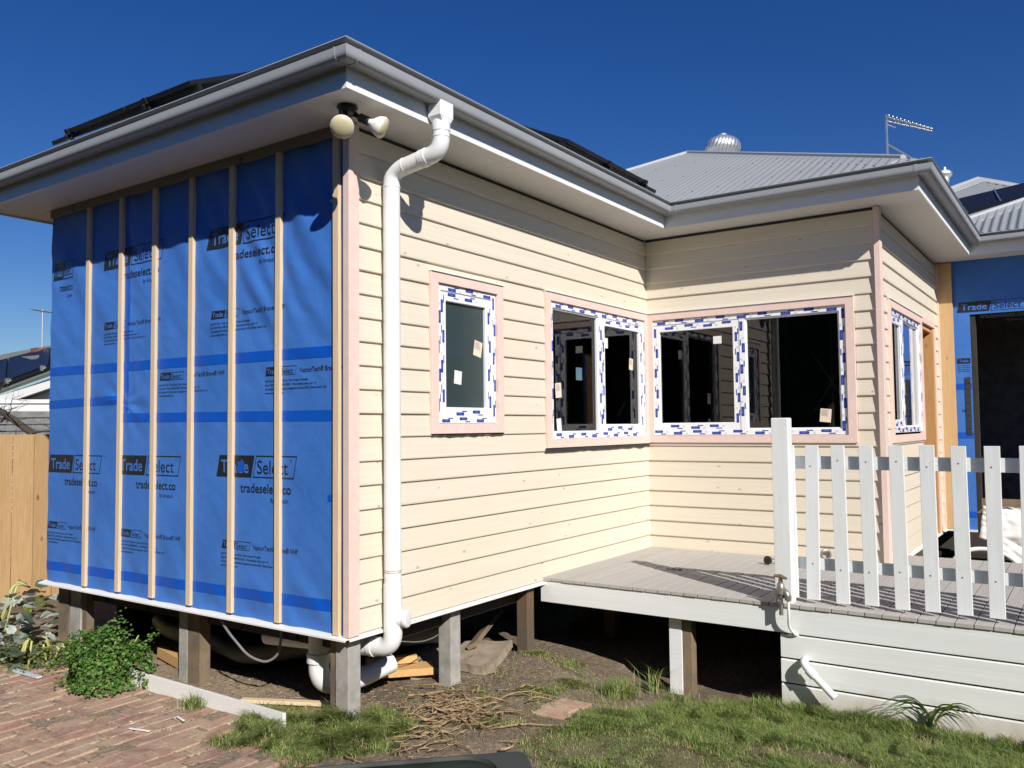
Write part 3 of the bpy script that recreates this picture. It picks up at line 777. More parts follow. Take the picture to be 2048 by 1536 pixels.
# ---- interior shell so the glass looks into dark rooms
inr = part('interior', house)
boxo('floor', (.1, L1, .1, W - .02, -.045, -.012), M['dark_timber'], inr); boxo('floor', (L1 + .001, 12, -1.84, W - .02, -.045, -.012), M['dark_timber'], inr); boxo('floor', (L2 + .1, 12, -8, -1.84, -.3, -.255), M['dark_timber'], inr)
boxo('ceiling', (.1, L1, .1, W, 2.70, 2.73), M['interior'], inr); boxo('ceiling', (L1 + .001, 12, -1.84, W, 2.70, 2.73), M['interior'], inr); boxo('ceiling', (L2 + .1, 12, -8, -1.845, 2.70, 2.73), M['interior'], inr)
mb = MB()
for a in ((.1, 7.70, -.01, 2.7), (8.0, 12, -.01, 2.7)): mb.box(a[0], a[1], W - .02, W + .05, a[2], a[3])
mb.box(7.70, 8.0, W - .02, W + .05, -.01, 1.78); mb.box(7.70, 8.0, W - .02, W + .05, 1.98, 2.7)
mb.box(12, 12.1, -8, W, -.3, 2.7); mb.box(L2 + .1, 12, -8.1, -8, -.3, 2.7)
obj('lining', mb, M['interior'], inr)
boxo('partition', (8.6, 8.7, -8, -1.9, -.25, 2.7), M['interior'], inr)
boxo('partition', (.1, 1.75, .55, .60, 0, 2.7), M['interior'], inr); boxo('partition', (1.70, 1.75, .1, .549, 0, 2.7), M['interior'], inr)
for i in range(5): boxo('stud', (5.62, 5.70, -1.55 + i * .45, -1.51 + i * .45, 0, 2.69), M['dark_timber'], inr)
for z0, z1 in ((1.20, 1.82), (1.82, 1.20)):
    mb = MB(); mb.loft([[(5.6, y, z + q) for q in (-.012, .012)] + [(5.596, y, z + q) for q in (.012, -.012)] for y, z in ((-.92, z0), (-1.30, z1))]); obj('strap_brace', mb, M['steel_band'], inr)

# ---- eaves: soffit, fascia, gutter
eave = part('eaves', house, 'grey gutter over white fascia and soffit')
def offp(d): return [(L1 + 3, W + d), (-d, W + d), (-d, -d), (L1 - d, -d), (L1 - d, -D - d), (L2 - d, -D - d), (L2 - d, -8.2)]
def soff(x0, x1, y0, y1): return boxo('soffit_panel', (x0, x1, y0, y1, 2.750, 2.756), M['soffit'], eave)
e = OF - .012
soff(-e, -.0015, .6, W + e); soff(-e, -.0015, -.0, .598)
soff(-e, 1.05, -e, -.0015); soff(1.053, 2.6, -e, -.0015); soff(2.603, L1, -e, -.0015)
soff(L1 - e, L1 - .0015, -D, -e - .0015); soff(L1 - e, 5.55, -D - e, -D - .0015); soff(5.553, L2, -D - e, -D - .0015)
soff(L2 - e, L2 - .0015, -8, -D - e - .0015); soff(-.0015 + .003, 4, W + .0015, W + e)
def sweep(name, i, prof, mat, ext0=0, ext1=0, closed=True, par=eave):
    mb = MB(); rings = []
    for j in (i, i + 1): rings.append([(*offp(d)[j], z) for d, z in prof])
    mb.loft(rings, closed, closed); return obj(name, mb, mat, par, smooth='flat30')
FP = [(OF - .012, 2.738), (OF, 2.736), (OF, 2.90), (OF - .012, 2.90)]
GPRO = [(OF + .001, 2.842), (OF + .020, 2.834), (OF + .050, 2.829), (OF + .074, 2.8285), (OF + .088, 2.832), (OF + .097, 2.839), (OF + .102, 2.849), (OG, 2.860), (OG, 2.888),
        (OG - .030, 2.889), (OG - .032, 2.909), (OG + .002, 2.911), (OG + .006, 2.916), (OG + .003, 2.922), (OG - .028, 2.924), (OG - .036, 2.918), (OG - .036, 2.85), (OF + .002, 2.848)]
for i in range(6):
    sweep('fascia', i, FP, M['fascia'])
    sweep('gutter', i, GPRO, M['gutter'])
# joint straps beside the corners of the gutter
SP = [(d + (.002 if d > OF + .05 else 0), z - (.0025 if z < 2.84 else 0)) for d, z in GPRO[:9]]
def strap(k0, a, b):
    mb = MB(); o = WALLS[k0]
    mb.loft([[wp(k0, s, d, z) for d, z in SP] + [wp(k0, s, d - .004, z + .004) for d, z in reversed(SP)] for s in (a, b)]); obj('gutter_joint', mb, M['gutter'], eave)
strap('A', -OG + .085, -OG + .10); strap('B', -OG + .075, -OG + .086); strap('C', D + OG - .115, D + OG - .095); strap('A', L1 - OG - .014, L1 - OG - .003); strap('C', OG + .03, OG + .05)

# ---- roofs: real corrugations on every face
roof = part('roof', house, 'grey corrugated steel hip roofs')
PIT = .076
def corr(org, along, slope, a0, a1, lo, hi, par=roof, mat='roof', amp=.0105, k=8):
    """face through org; along = horizontal unit vector, slope = vector up the roof per metre of plan; lo/hi give the plan range at each station"""
    org, along, slope = Vector(org), Vector(along), Vector(slope); n = along.cross(slope).normalized()
    if n.z < 0: n = -n
    vs = []; fs = []; st = PIT / k; N = int((a1 - a0) / st)
    for i in range(N + 1):
        a = a0 + i * st; l, h = lo(a), max(lo(a), hi(a)); b = n * (amp * math.cos(2 * math.pi * a / PIT))
        for q in (l, h): vs.append(org + along * a + slope * q + b)
    for i in range(N): fs.append((2 * i, 2 * i + 2, 2 * i + 3, 2 * i + 1))
    me = bpy.data.meshes.new('corrugated_sheet'); me.from_pydata(vs, [], fs); o = obj('corrugated_sheet', me, M[mat], par, smooth='all'); return o
ZE = 2.905; xe = L1 - OG; ye = -D - OG; HA = 3.06
z0 = lambda a: .05
corr((xe, ye, ZE), (0, 1, 0), (1, 0, TP), 0.0, 6.1, z0, lambda a: min(a, 6.12 - a))                        # end face of the second wing
corr((xe, ye, ZE), (1, 0, 0), (0, 1, TP), 0.0, 8.5, z0, lambda a: min(a, HA))                               # its side over the short wall
corr((-OG, -OG, ZE), (1, 0, 0), (0, 1, TP), 0.0, 5.6, z0, lambda a: min(a, 2.036))                          # first wing, long side
corr((-OG, -OG, ZE), (0, 1, 0), (1, 0, TP), 0.0, 4.07, z0, lambda a: min(a, 4.07 - a))                      # first wing, end
corr((L2 - OG, -1.60, ZE), (0, -1, 0), (1, 0, TP), 0.0, 7.0, z0, lambda a: min(a, 3.0))                     # right hand wing
mb = MB(); mb.add([(-OG, W + OG, ZE), (5.2, W + OG, ZE), (5.2, 1.558, ZE + 2.036 * TP), (-OG + 2.036, 1.558, ZE + 2.036 * TP)], [(0, 1, 2, 3)])
mb.add([(xe, 3.70, ZE), (12, 3.70, ZE), (12, .642, ZE + HA * TP), (xe + HA, .642, ZE + HA * TP)], [(0, 1, 2, 3)])
mb.add([(L2 - OG, -1.6, ZE), (L2 - OG + 3, -4.6, ZE + 3 * TP), (L2 - OG + 3.2, -1.6, ZE)], [(0, 1, 2)]); obj('roof_sheet', mb, M['roof'], roof)
def cap(p0, p1, wdt=.15, drop=.055, lift=.0, par=roof, skip=.32):
    p0, p1 = Vector(p0), Vector(p1); p0 = p0 + (p1 - p0).normalized() * skip; t_ = (p1 - p0).normalized(); s = Vector((t_.y, -t_.x, 0)).normalized()
    pr = [(-wdt, -drop), (-.028, .0), (-.02, .022), (0, .032), (.02, .022), (.028, .0), (wdt, -drop), (wdt, -drop - .012), (.03, -.015), (-.03, -.015), (-wdt, -drop - .012)]
    mb = MB(); mb.loft([[p + s * a + Vector((0, 0, b + lift)) for a, b in pr] for p in (p0, p1)]); return obj('ridge_cap', mb, M['roof_cap'], par, smooth=True)
ap = (xe + HA, ye + HA, ZE + HA * TP)
cap((xe, ye, ZE), ap); cap((xe, ye + 2 * HA, ZE), ap); cap(ap, (12, ye + HA, ZE + HA * TP), drop=.07, skip=0)
cap((-OG, -OG, ZE), (-OG + 2.036, 1.558, ZE + 2.036 * TP)); cap((L2 - OG, -1.6, ZE), (L2 - OG + 3, -4.6, ZE + 3 * TP), .17)
# screws on the end face
mb = MB()
for r_ in (.35, 1.25, 2.1):
    for i in range(0, 60, 3):
        a = .3 + i * PIT
        if r_ < min(a, 6.12 - a) - .1: mb.lathe((xe + r_, ye + a, ZE + r_ * TP + .008), (-TP, 0, 1), [(0, .007), (.006, .006)], 6)
sc = obj('roof_screws', mb, M['black'], roof); sc['kind'] = 'stuff'

# farther hip roof of the same block, behind
fr = thing('far_roof', (10.5, -2.3, 3.5), 'farther grey corrugated hip roof peeping over the right hand eaves', 'roof')
A_, B_, C_ = Vector((10.88, -1.97, 4.69)), Vector((9.46, -1.46, 4.17)), Vector((10.83, -3.44, 4.12))
B2 = A_ + (B_ - A_) * 1.6; C2 = A_ + (C_ - A_) * 3.0
nrm = (B_ - A_).cross(C_ - A_).normalized(); nrm = nrm if nrm.z > 0 else -nrm
al = Vector((0, 0, 1)).cross(nrm).normalized(); dn = al.cross(nrm).normalized(); dn = dn if dn.z < 0 else -dn
def down_len(a):
    # plan station a along 'al' measured from the apex; top of the sheet is the hip line on that side
    E_ = (B_ - A_) if (B_ - A_).dot(al) * a > 0 else (C_ - A_)
    return a / E_.dot(al) * E_.dot(dn) if abs(a) > 1e-6 else 0
vs = []; fs = []; st = PIT / 6; N = 300
for i in range(N + 1):
    a = (i - N // 2) * st; t0 = down_len(a); b = nrm * (.0085 * math.cos(2 * math.pi * a / PIT))
    for q in (t0, max(t0, 1.9)): vs.append(A_ + al * a + dn * q + b)
fs = [(2 * i, 2 * i + 2, 2 * i + 3, 2 * i + 1) for i in range(N)]
me = bpy.data.meshes.new('corrugated_sheet'); me.from_pydata(vs, [], fs); obj('corrugated_sheet', me, M['roof'], fr, smooth='all')
cap(A_, B2, .13, .045, par=fr, skip=0); cap(A_, C2, .13, .045, par=fr, skip=0)
# black framed panel lying against the right hand hip
p = thing('solar_array', (8.5, -2.4, 3.6), 'dark solar panel behind the bright hip cap at the right edge', 'solar panel', 'solar panels on the roofs')
q = [Vector(v) for v in ((8.59, -1.94, 3.87), (9.18, -2.81, 4.11), (8.37, -2.84, 3.79), (7.90, -2.14, 3.54))]; nn = (q[1] - q[0]).cross(q[3] - q[0]).normalized()
mb = MB(); mb.loft([[v - nn * .02 for v in q], [v + nn * .02 for v in q]]); obj('panel', mb, M['solar'], p)
mb = MB(); mb.tube([q[3] * .55 + q[2] * .45 + Vector((0, 0, .03)), q[0] * .55 + q[1] * .45 + Vector((0, 0, .03))], .008, 6); obj('conduit', mb, M['alum'], p)

# solar arrays on the first wing: thick black edges with clamps
def array(name, lab, origin, al, up, n, w_, h_):
    root = thing(name, origin, lab, 'solar panel', 'solar panels on the roofs')
    al, up = Vector(al).normalized(), Vector(up).normalized(); nr = al.cross(up).normalized(); nr = nr if nr.z > 0 else -nr; O = Vector(origin)
    for i in range(n):
        a0 = i * (w_ + .02); mb = MB()
        def P(a, b, c): return O + al * a + up * b + nr * c
        mb.loft([[P(a0, 0, c), P(a0 + w_, 0, c), P(a0 + w_, h_, c), P(a0, h_, c)] for c in (0, .026)]); obj('panel', mb, M['black_rail'], root, bevel=.002)
        mb = MB(); mb.loft([[P(a0 + .012, .012, c), P(a0 + w_ - .012, .012, c), P(a0 + w_ - .012, h_ - .012, c), P(a0 + .012, h_ - .012, c)] for c in (.0265, .028)]); obj('cell_sheet', mb, M['solar'], root)
    T = n * (w_ + .02) - .02
    for b in (.045, h_ * .8):
        mb = MB(); mb.loft([[P(a, b, c) for b, c in ((b - .015, -.032), (b + .015, -.032), (b + .015, -.003), (b - .015, -.003))] for a in (-.02, T + .29)]); obj('rail', mb, M['black_rail'], root)
    for a in (w_ + .01 if al.x > .5 else w_ * .68, T + .01):
        mb = MB(); c_ = P(a, .012, .01)
        for da, dbb, dc, r in ((0, 0, 0, .020), (.02, -.01, -.03, .015)):
            x = c_ + al * da + up * dbb + nr * dc; mb.loft([[x + al * (sx * r) + up * (sy * r * 1.2) + nr * (sz * r) for sx, sy in ((-1, -1), (1, -1), (1, 1), (-1, 1))] for sz in (-1, 1)])
        obj('clamp', mb, M['black_rail'], root, bevel=.003)
        mb = MB(); mb.tube([c_ - nr * .03, c_ - nr * .12], .012, 6); obj('bracket', mb, M['black_rail'], root)
zA = ZE + .105
array('solar_array', 'black solar panels above the gutter of the long wall, ending by the roof valley', (1.94, -OG + .24, zA + .24 * TP), (1, 0, 0), (0, 1, TP), 2, .615, 1.0)
array('solar_array', 'black solar panels above the gutter of the blue wrapped end, highest at left', (-OG + .15, .94, zA + .15 * TP), (0, 1, 0), (1, 0, TP), 2, .66, .9)

# turbine vents
def turbine(loc, r, lab):
    root = thing('roof_ventilator', loc, lab, 'roof vent', 'spinning roof vents'); L = Vector(loc)
    mb = MB(); mb.lathe(L, (0, 0, 1), [(-.9, r * .45), (-.05, r * .55), (0, r * .66), (.02, r * .66)], 20); obj('throat', mb, M['steel'], root, smooth=True)
    n = 26
    for i in range(n):
        a0 = 2 * math.pi * i / n; mb = MB(); rows = []
        for j in range(9):
            f = j / 8; th = math.radians(-52 + 130 * f); rr = r * max(.10, math.cos(th)); zz = .02 + r * .55 + r * .70 * math.sin(th)
            rows.append([L + Vector((rr * q * math.cos(a0 + w_ + f * .5), rr * q * math.sin(a0 + w_ + f * .5), zz)) for w_, q in ((0, 1.0), (.12, 1.03), (.26, .97), (.34, .86))])
        mb.loft(rows, False, False); obj('vane', mb, M['steel'], root, smooth='all', fix=False)
    mb = MB(); mb.lathe(L + Vector((0, 0, .02 + r * 1.20)), (0, 0, 1), [(0, r * .32), (.03, r * .25), (.04, .01)], 16); obj('crown_plate', mb, M['steel'], root, smooth=True)
turbine((6.66, .36, 4.345), .212, 'silver turbine roof vent standing behind the ridge of the corrugated roof')
turbine((10.035, -1.635, 4.535), .10, 'small silver turbine vent half hidden behind the right hand gutter')

# aerials
def rod(mb, a, b, r=.008): mb.tube([a, b], r, 6)
root = thing('tv_aerial', (9.55, -.98, 4.2), 'log periodic television aerial on a thin mast above the right hand roof', 'tv aerial')
mb = MB(); rod(mb, (9.55, -.98, 3.6), (9.55, -.98, 5.47), .018); obj('mast', mb, M['alum'], root)
mb = MB(); rod(mb, (9.55, -.98, 5.44), (9.93, -1.52, 5.26), .014); rod(mb, (9.55, -.98, 5.38), (9.93, -1.52, 5.225), .010); obj('boom', mb, M['alum'], root)
mb = MB(); bd = Vector((.38, -.54, -.18))
for i in range(12):
    c_ = Vector((9.55, -.98, 5.43)) + bd * (i / 11.5); ln = .10 * (1 - .055 * i)
    rod(mb, c_ + Vector((.82, .57, 0)) * ln, c_ - Vector((.82, .57, 0)) * ln, .006)
obj('element', mb, M['alum'], root)
mb = MB(); rod(mb, (9.55, -.98, 5.05), (9.83, -1.35, 4.78), .012); rod(mb, (9.55, -.98, 5.33), (9.62, -1.09, 5.28), .008); obj('stay', mb, M['alum'], root)

# ---- downpipe
dp = part('downpipe', house, 'white pipe running from the gutter down the wall')
PX, PY = .250, -.088
mb = MB(); mb.loft([[(.215, -.475, 2.852), (.325, -.475, 2.852), (.325, -.385, 2.852), (.215, -.385, 2.852)], [(.215, -.475, 2.765), (.325, -.475, 2.765), (.325, -.385, 2.765), (.215, -.385, 2.765)], [(.235, -.468, 2.735), (.310, -.468, 2.735), (.310, -.395, 2.735), (.235, -.395, 2.735)]]); obj('outlet_box', mb, M['pvc'], dp, bevel=.004)
A0, A1, A2 = (.272, -.43, 2.75), (.272, -.43, 2.585), (PX, PY, 2.525)
mb = MB(); mb.tube(fillet([A0, A1, A2, (PX, PY, .02)], .072, 8), .0475, 20); obj('pipe', mb, M['pvc'], dp, smooth=True)
def collar(p, ax, ln, r, nm='collar'):
    mb = MB(); mb.lathe(Vector(p) - Vector(ax).normalized() * ln / 2, ax, [(0, .044), (0, r), (ln, r), (ln, .044)], 20); return obj(nm, mb, M['pvc'], dp, smooth=True)
d12 = (Vector(A2) - Vector(A1)).normalized()
collar((.272, -.43, 2.715), (0, 0, 1), .05, .0505); collar((.272, -.43, 2.66), (0, 0, 1), .006, .0500)
collar(Vector(A1) + d12 * .105, d12, .030, .0515); collar(Vector(A1) + d12 * .13, d12, .010, .0505); collar(Vector(A2) - d12 * .10, d12, .008, .0495); collar((PX, PY, 2.44), (0, 0, 1), .010, .0495)
collar((PX, PY, 1.93), (0, 0, 1), .004, .0485); collar((PX, PY, .17), (0, 0, 1), .02, .0500)
mb = MB(); mb.tube(fillet([(PX, PY, .24), (PX, PY, -.10), (PX - .015, PY + .16, -.115), (PX - .04, .9, -.16)], .095, 8), .0515, 20); obj('pipe_elbow', mb, M['pvc'], dp, smooth=True)
for q, ln in ((.135, .03), (.20, .05)): collar((PX - .012, PY + q, -.113), (-.05, 1, -.06), ln, .056)
for z_ in (.305, .315): collar((PX, PY, z_), (0, 0, 1), .003, .0482, 'glue_line').data.materials[0] = M['stump_wood']
mb = MB(); mb.lathe((PX + .005, PY - .02, .052), (.30, -.9, .05), [(0, .040), (.050, .040), (.050, .048), (.066, .048), (.072, .042), (.074, .012)], 20); obj('inspection_cap', mb, M['pvc'], dp, smooth=True)

# ---- security light under the corner of the eaves
sl = thing('security_light', (-.177, -.179, 2.75), 'black twin spotlight with two round cream bulbs under the eave corner', 'security light')
mb = MB(); mb.lathe((-.177, -.179, 2.749), (0, 0, -1), [(0, .048), (.010, .055), (.012, .047), (.040, .046), (.048, .035)], 20); obj('base', mb, M['black'], sl, smooth=True)
def lamp(p_base, p_knee, axis, nl, bl, R, mat):
    ax = Vector(axis).normalized(); k = Vector(p_knee); mb = MB()
    mb.tube([p_base, k, k + ax * .01], .013, 10); mb.lathe(k, ax, [(-.005, .012), (0, .023), (nl, .024), (nl, .02)], 14); obj('lamp_holder', mb, M['black'], sl, smooth=True)
    b = k + ax * nl; mb = MB(); mb.lathe(b, ax, [(0, .016), (.012, .019), (bl * .55, R * .86), (bl * .85, R), (bl, R * .97)], 24); obj('bulb', mb, M['bulb_white'], sl, smooth=True)
    mb = MB(); mb.lathe(b + ax * bl, ax, [(0, R * .955), (.006, R * .90), (.014, R * .62), (.018, R * .25), (.0185, .001)], 24); obj('bulb_lens', mb, M['bulb'], sl, smooth=True)
lamp((-.200, -.190, 2.715), (-.222, -.205, 2.655), (-.64, -.50, -.58), .045, .078, .060, 'bulb')
lamp((-.155, -.205, 2.710), (-.152, -.240, 2.685), (.42, -.62, -.36), .055, .082, .057, 'bulb')

# ---- stumps, bearers, pipes below the floor
def stump(x0, x1, y0, y1, z0, mat, lab=None, z1=-.045):
    return boxo('stump', (x0, x1, y0, y1, z0, z1), M[mat], house, .004, lab)
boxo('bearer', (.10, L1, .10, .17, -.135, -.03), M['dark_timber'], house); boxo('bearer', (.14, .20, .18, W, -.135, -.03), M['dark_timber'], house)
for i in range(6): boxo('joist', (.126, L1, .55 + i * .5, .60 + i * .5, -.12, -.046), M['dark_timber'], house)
stump(.015, .108, .016, .112, -.75, 'concrete', 'grey concrete stump at the house corner'); boxo('stump_plank', (.024, .060, .114, .160, -.75, -.05), M['stump_wood'], house)
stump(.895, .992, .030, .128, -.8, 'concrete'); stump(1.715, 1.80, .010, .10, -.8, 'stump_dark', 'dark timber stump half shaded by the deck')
stump(.075, .16, 1.515, 1.605, -.8, 'concrete', 'concrete stump with a brown timber beside it'); boxo('stump_plank', (.077, .155, 1.390, 1.513, -.8, -.05), M['stump_wood'], house)
stump(.085, .165, 2.810, 2.955, -.8, 'concrete'); boxo('stump_plank', (.075, .165, 2.957, 3.10, -.8, -.05), M['stump_wood'], house); boxo('stump_plank', (.095, .155, 2.755, 2.808, -.8, -.05), M['stump_wood'], house)
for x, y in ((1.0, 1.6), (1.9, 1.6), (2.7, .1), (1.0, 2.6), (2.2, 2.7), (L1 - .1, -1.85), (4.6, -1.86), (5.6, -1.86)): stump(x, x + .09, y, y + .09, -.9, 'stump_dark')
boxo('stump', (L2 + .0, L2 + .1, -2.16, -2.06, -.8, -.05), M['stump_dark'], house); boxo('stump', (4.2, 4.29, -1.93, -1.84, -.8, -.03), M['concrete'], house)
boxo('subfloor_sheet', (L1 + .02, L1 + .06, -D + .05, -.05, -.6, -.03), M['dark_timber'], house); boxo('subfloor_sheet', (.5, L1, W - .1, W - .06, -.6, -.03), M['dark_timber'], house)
mb = MB(); mb.tube(fillet([(.55, 2.55, -.33), (.50, 2.35, -.37), (.42, 1.62, -.355), (.42, 1.38, -.40), (.75, .9, -.32), (1.3, .4, -.30)], .12), .060, 16); tag(obj('drain_pipe', mb, M['pvc_dirty'], smooth=True), 'long dusty white drain pipe hung beneath the floor behind the middle stump', 'drain pipe', 'pipes under the floor')
mb = MB(); mb.tube(fillet([(.16, .40, -.05), (.16, .40, -.36), (.40, .37, -.395), (.66, .30, -.335)], .11, 8), .058, 16); mb.lathe((.16, .40, -.23), (0, 0, 1), [(0, .058), (0, .068), (.05, .068), (.05, .058)], 16); tag(obj('drain_trap', mb, M['pvc'], smooth=True), 'white bent drain trap hanging behind the corner concrete stump', 'drain pipe', 'pipes under the floor')
mb = MB(); mb.tube(fillet([(-.0, 1.08, -.04), (-.02, .98, -.10), (.02, .84, -.235), (.07, .74, -.268), (.11, .68, -.22), (.12, .66, -.03)], .10, 6), .0075, 8); tag(obj('conduit', mb, M['flex'], smooth=True), 'grey flexible conduit looping down from the floor between two stumps', 'conduit')
mb = MB(); mb.tube(fillet([(1.15, .15, -.04), (1.05, .13, -.16), (.75, .10, -.21), (.5, .12, -.15)], .2), .004, 6); tag(obj('cable', mb, M['flex'], smooth=True), 'thin black cable sagging beneath the long wall beside the concrete stump', 'cable')

# ------------------------------------------------------------------ DECK
deck = thing('deck', (2.8, -1.6, .03), 'low grey board deck with white fascia in the angle of the house', 'deck')
XD, ZD = 1.873, .0275; bw = .0905
n = 0; y = -.004
while y > -3.62:
    y1 = y - (bw - .005); xr = L1 - .03 if y1 > -D - .05 else 4.22
    mb = MB(); h_ = random.uniform(-.0012, .0012)
    mb.box(XD - .010 + random.uniform(-.002, .002), xr, y1, y, ZD - .022 + h_, ZD + h_)
    obj('deck_board', mb, M['deck'], deck, bevel=.0015); y -= bw
boxo('fascia_board', (XD + .0, XD + .030, -3.62, .0, -.146, .003), M['deck_white'], deck, .003)
boxo('joist', (XD + .05, XD + .10, -3.6, 0, -.14, .004), M['dark_timber'], deck)
for i in range(4): boxo('joist', (XD + .55 + i * .5, XD + .60 + i * .5, -3.6, -.02, -.12, .004), M['dark_timber'], deck)
boxo('bearer', (XD + .12, 4.2, -1.06, -.98, -.22, -.121), M['dark_timber'], deck); boxo('end_fascia', (4.185, 4.215, -3.62, -D - .05, -.146, .003), M['deck_white'], deck)
zt = -.155
for i in range(4):
    zb = zt - .134 if i < 3 else -.72
    mb = MB(); mb.loft([[(XD + .004 + q, y_, z) for z, q in ((zb, 0), (zt - .006, 0), (zt, .006))] + [(XD + .024, y_, z) for z in (zt, zb)] for y_ in (-1.690 - random.uniform(0, .004), -3.9)])
    obj('cladding_board', mb, M['clad_white'], deck, bevel=.002); zt = zb - .011
boxo('cladding_backing', (XD + .0255, XD + .030, -3.9, -1.70, -.7, -.147), M['black'], deck); boxo('cladding_batten', (XD + .031, XD + .07, -1.74, -1.70, -.7, -.147), M['dark_timber'], deck)
boxo('stump', (1.945, 2.035, -1.034, -.945, -.95, -.147), M['deck_white'], deck, .003, 'white painted face of the deck stump'); boxo('stump', (1.952, 2.03, -1.098, -1.036, -.95, -.147), M['stump_wood'], deck, .003)
for x, y in ((3.2, -.4), (3.2, -1.2), (2.6, -.2), (3.4, -2.4)): boxo('stump', (x, x + .09, y, y + .09, -.95, -.12), M['stump_dark'], deck)

# picket fence on the deck edge
fen = thing('picket_fence', (1.92, -2.3, .03), 'white picket fence with square end post along the deck edge', 'fence')
mb = MB(); mb.loft([[(1.868 + q, -1.672 - q, z), (1.958 - q, -1.672 - q, z), (1.958 - q, -1.768 + q, z), (1.868 + q, -1.768 + q, z)] for z, q in ((ZD, 0), (1.124, 0), (1.128, .004))]); obj('post', mb, M['fence_white'], fen, bevel=.002)
pk = None
for i in range(13):
    y = -1.722 - .1575 * i + (random.uniform(-.003, .003) if i else 0); lean = random.uniform(-.007, .007); tw = .075 if i else .07
    zb = .048 + random.uniform(-.006, .006)
    mb = MB(); mb.loft([[(1.945 + (.018 if i == 0 else 0) + q, y + l_ - tw / 2 - (.02 if i == 0 else 0), z) for q in (0, .022)] + [(1.945 + (.018 if i == 0 else 0) + q, y + l_ + tw / 2 - (.02 if i == 0 else 0), z) for q in (.022, 0)] for z, l_ in ((zb, -lean), (.964 + random.uniform(-.003, .003), lean))])
    o = obj('picket', mb, M['fence_white'], fen, bevel=.002)
    mb = MB()
    for z in (.858, .255): mb.lathe((1.9452 + (.018 if i == 0 else 0), y + .004, z + random.uniform(-.02, .02)), (-1, 0, 0), [(-.003, .005), (.0006, .005), (.0008, .001)], 8)
    obj('nail', mb, M['tapgrey'], o)
for z0_, z1_ in ((.820, .897), (.222, .290)): boxo('rail', (1.990 if z0_ > .5 else 1.990, 2.012, -3.75, -1.775, z0_, z1_), M['fence_white'], fen, .002)

# tap on its riser, white hose
tp_ = thing('garden_tap', (1.80, -1.725, .03), 'weathered brass garden tap standing before the white fence post', 'tap')
TX, TY = 1.812, -1.722
mb = MB(); mb.tube([(TX, TY, -.03), (TX, TY, .095)], .013, 10); obj('riser', mb, M['tapgrey'], tp_, smooth=True)
mb = MB(); mb.lathe((TX, TY, .07), (0, 0, 1), [(0, .022), (.02, .025), (.024, .034), (.052, .034), (.057, .025), (.080, .022), (.088, .014), (.11, .013)], 10); mb.tube(fillet([(TX, TY, .105), (TX - .01, TY - .035, .11), (TX - .012, TY - .045, .075)], .02), .019, 10); mb.lathe((TX - .012, TY - .045, .062), (0, 0, 1), [(0, .020), (.028, .021), (.03, .014)], 8); obj('tap_body', mb, M['tapgrey'], tp_, smooth=True)
mb = MB(); mb.tube([(TX, TY, .17), (TX, TY, .192)], .007, 8); mb.tube([(TX + .024, TY + .042, .192), (TX, TY, .196), (TX - .024, TY - .042, .190)], [.008, .013, .008], 8); obj('tap_handle', mb, M['brass'], tp_, smooth=True)
mb = MB(); mb.tube(fillet([(TX - .012, TY - .045, .075), (TX - .014, TY - .048, -.02), (TX + .02, TY - .035, -.10), (XD - .012, TY - .065, -.148), (XD + .02, TY - .075, -.152)], .05), .0085, 10); obj('hose', mb, M['hose'], tp_, smooth=True)

# waste pipe sticking out of the cladding
mb = MB(); mb.tube(fillet([(XD + .05, -1.835, -.285), (XD - .062, -1.835, -.292), (XD - .085, -2.02, -.452)], .045, 7), .021, 12); mb.lathe((XD - .068, -1.870, -.322), (-.1, -.75, -.65), [(0, .0215), (0, .027), (.05, .027), (.05, .0215)], 12)
tag(obj('waste_pipe', mb, M['pvc'], smooth=True), 'thin white elbow pipe poking from the white deck cladding', 'pipe')

# small things on the deck
root = thing('wheel_caster', (3.21, -1.23, .03), 'small black wheeled rod lying on the deck left of the fence post', 'caster')
mb = MB(); mb.lathe((3.19, -1.205, .062), (-.9, .3, .1), [(0, .004), (0, .032), (.018, .032), (.018, .010), (.024, .01)], 14); obj('wheel', mb, M['black'], root, smooth=True)
mb = MB(); mb.tube([(3.20, -1.21, .075), (3.32, -1.32, .050)], .006, 6); mb.tube([(3.20, -1.21, .055), (3.32, -1.34, .036)], .006, 6); obj('rod', mb, M['tapgrey'], root)
mb = MB(); mb.tube([Vector((3.60, -1.52, .075)) + Vector((.57, -.82, 0)) * (.035 * math.cos(q)) + Vector((0, 0, 1)) * (.035 * math.sin(q)) for q in np.linspace(0, 2 * math.pi, 17)], .010, 8); tag(obj('ring', mb, M['tapgrey'], smooth=True), 'grey ring fitting standing on the deck behind the pickets', 'ring')
mb = MB()
for i in range(14):
    a = random.uniform(0, 6.28); c_ = Vector((2.62, -.72, ZD + .004)) + Vector((random.gauss(0, .02), random.gauss(0, .035), 0)); mb.tube([c_, c_ + Vector((math.cos(a), math.sin(a), .1)) * .03], .003, 5)
tag(obj('leaf_litter', mb, M['twig']), 'little heap of dry brown litter on the grey deck boards', 'litter', kind='stuff')

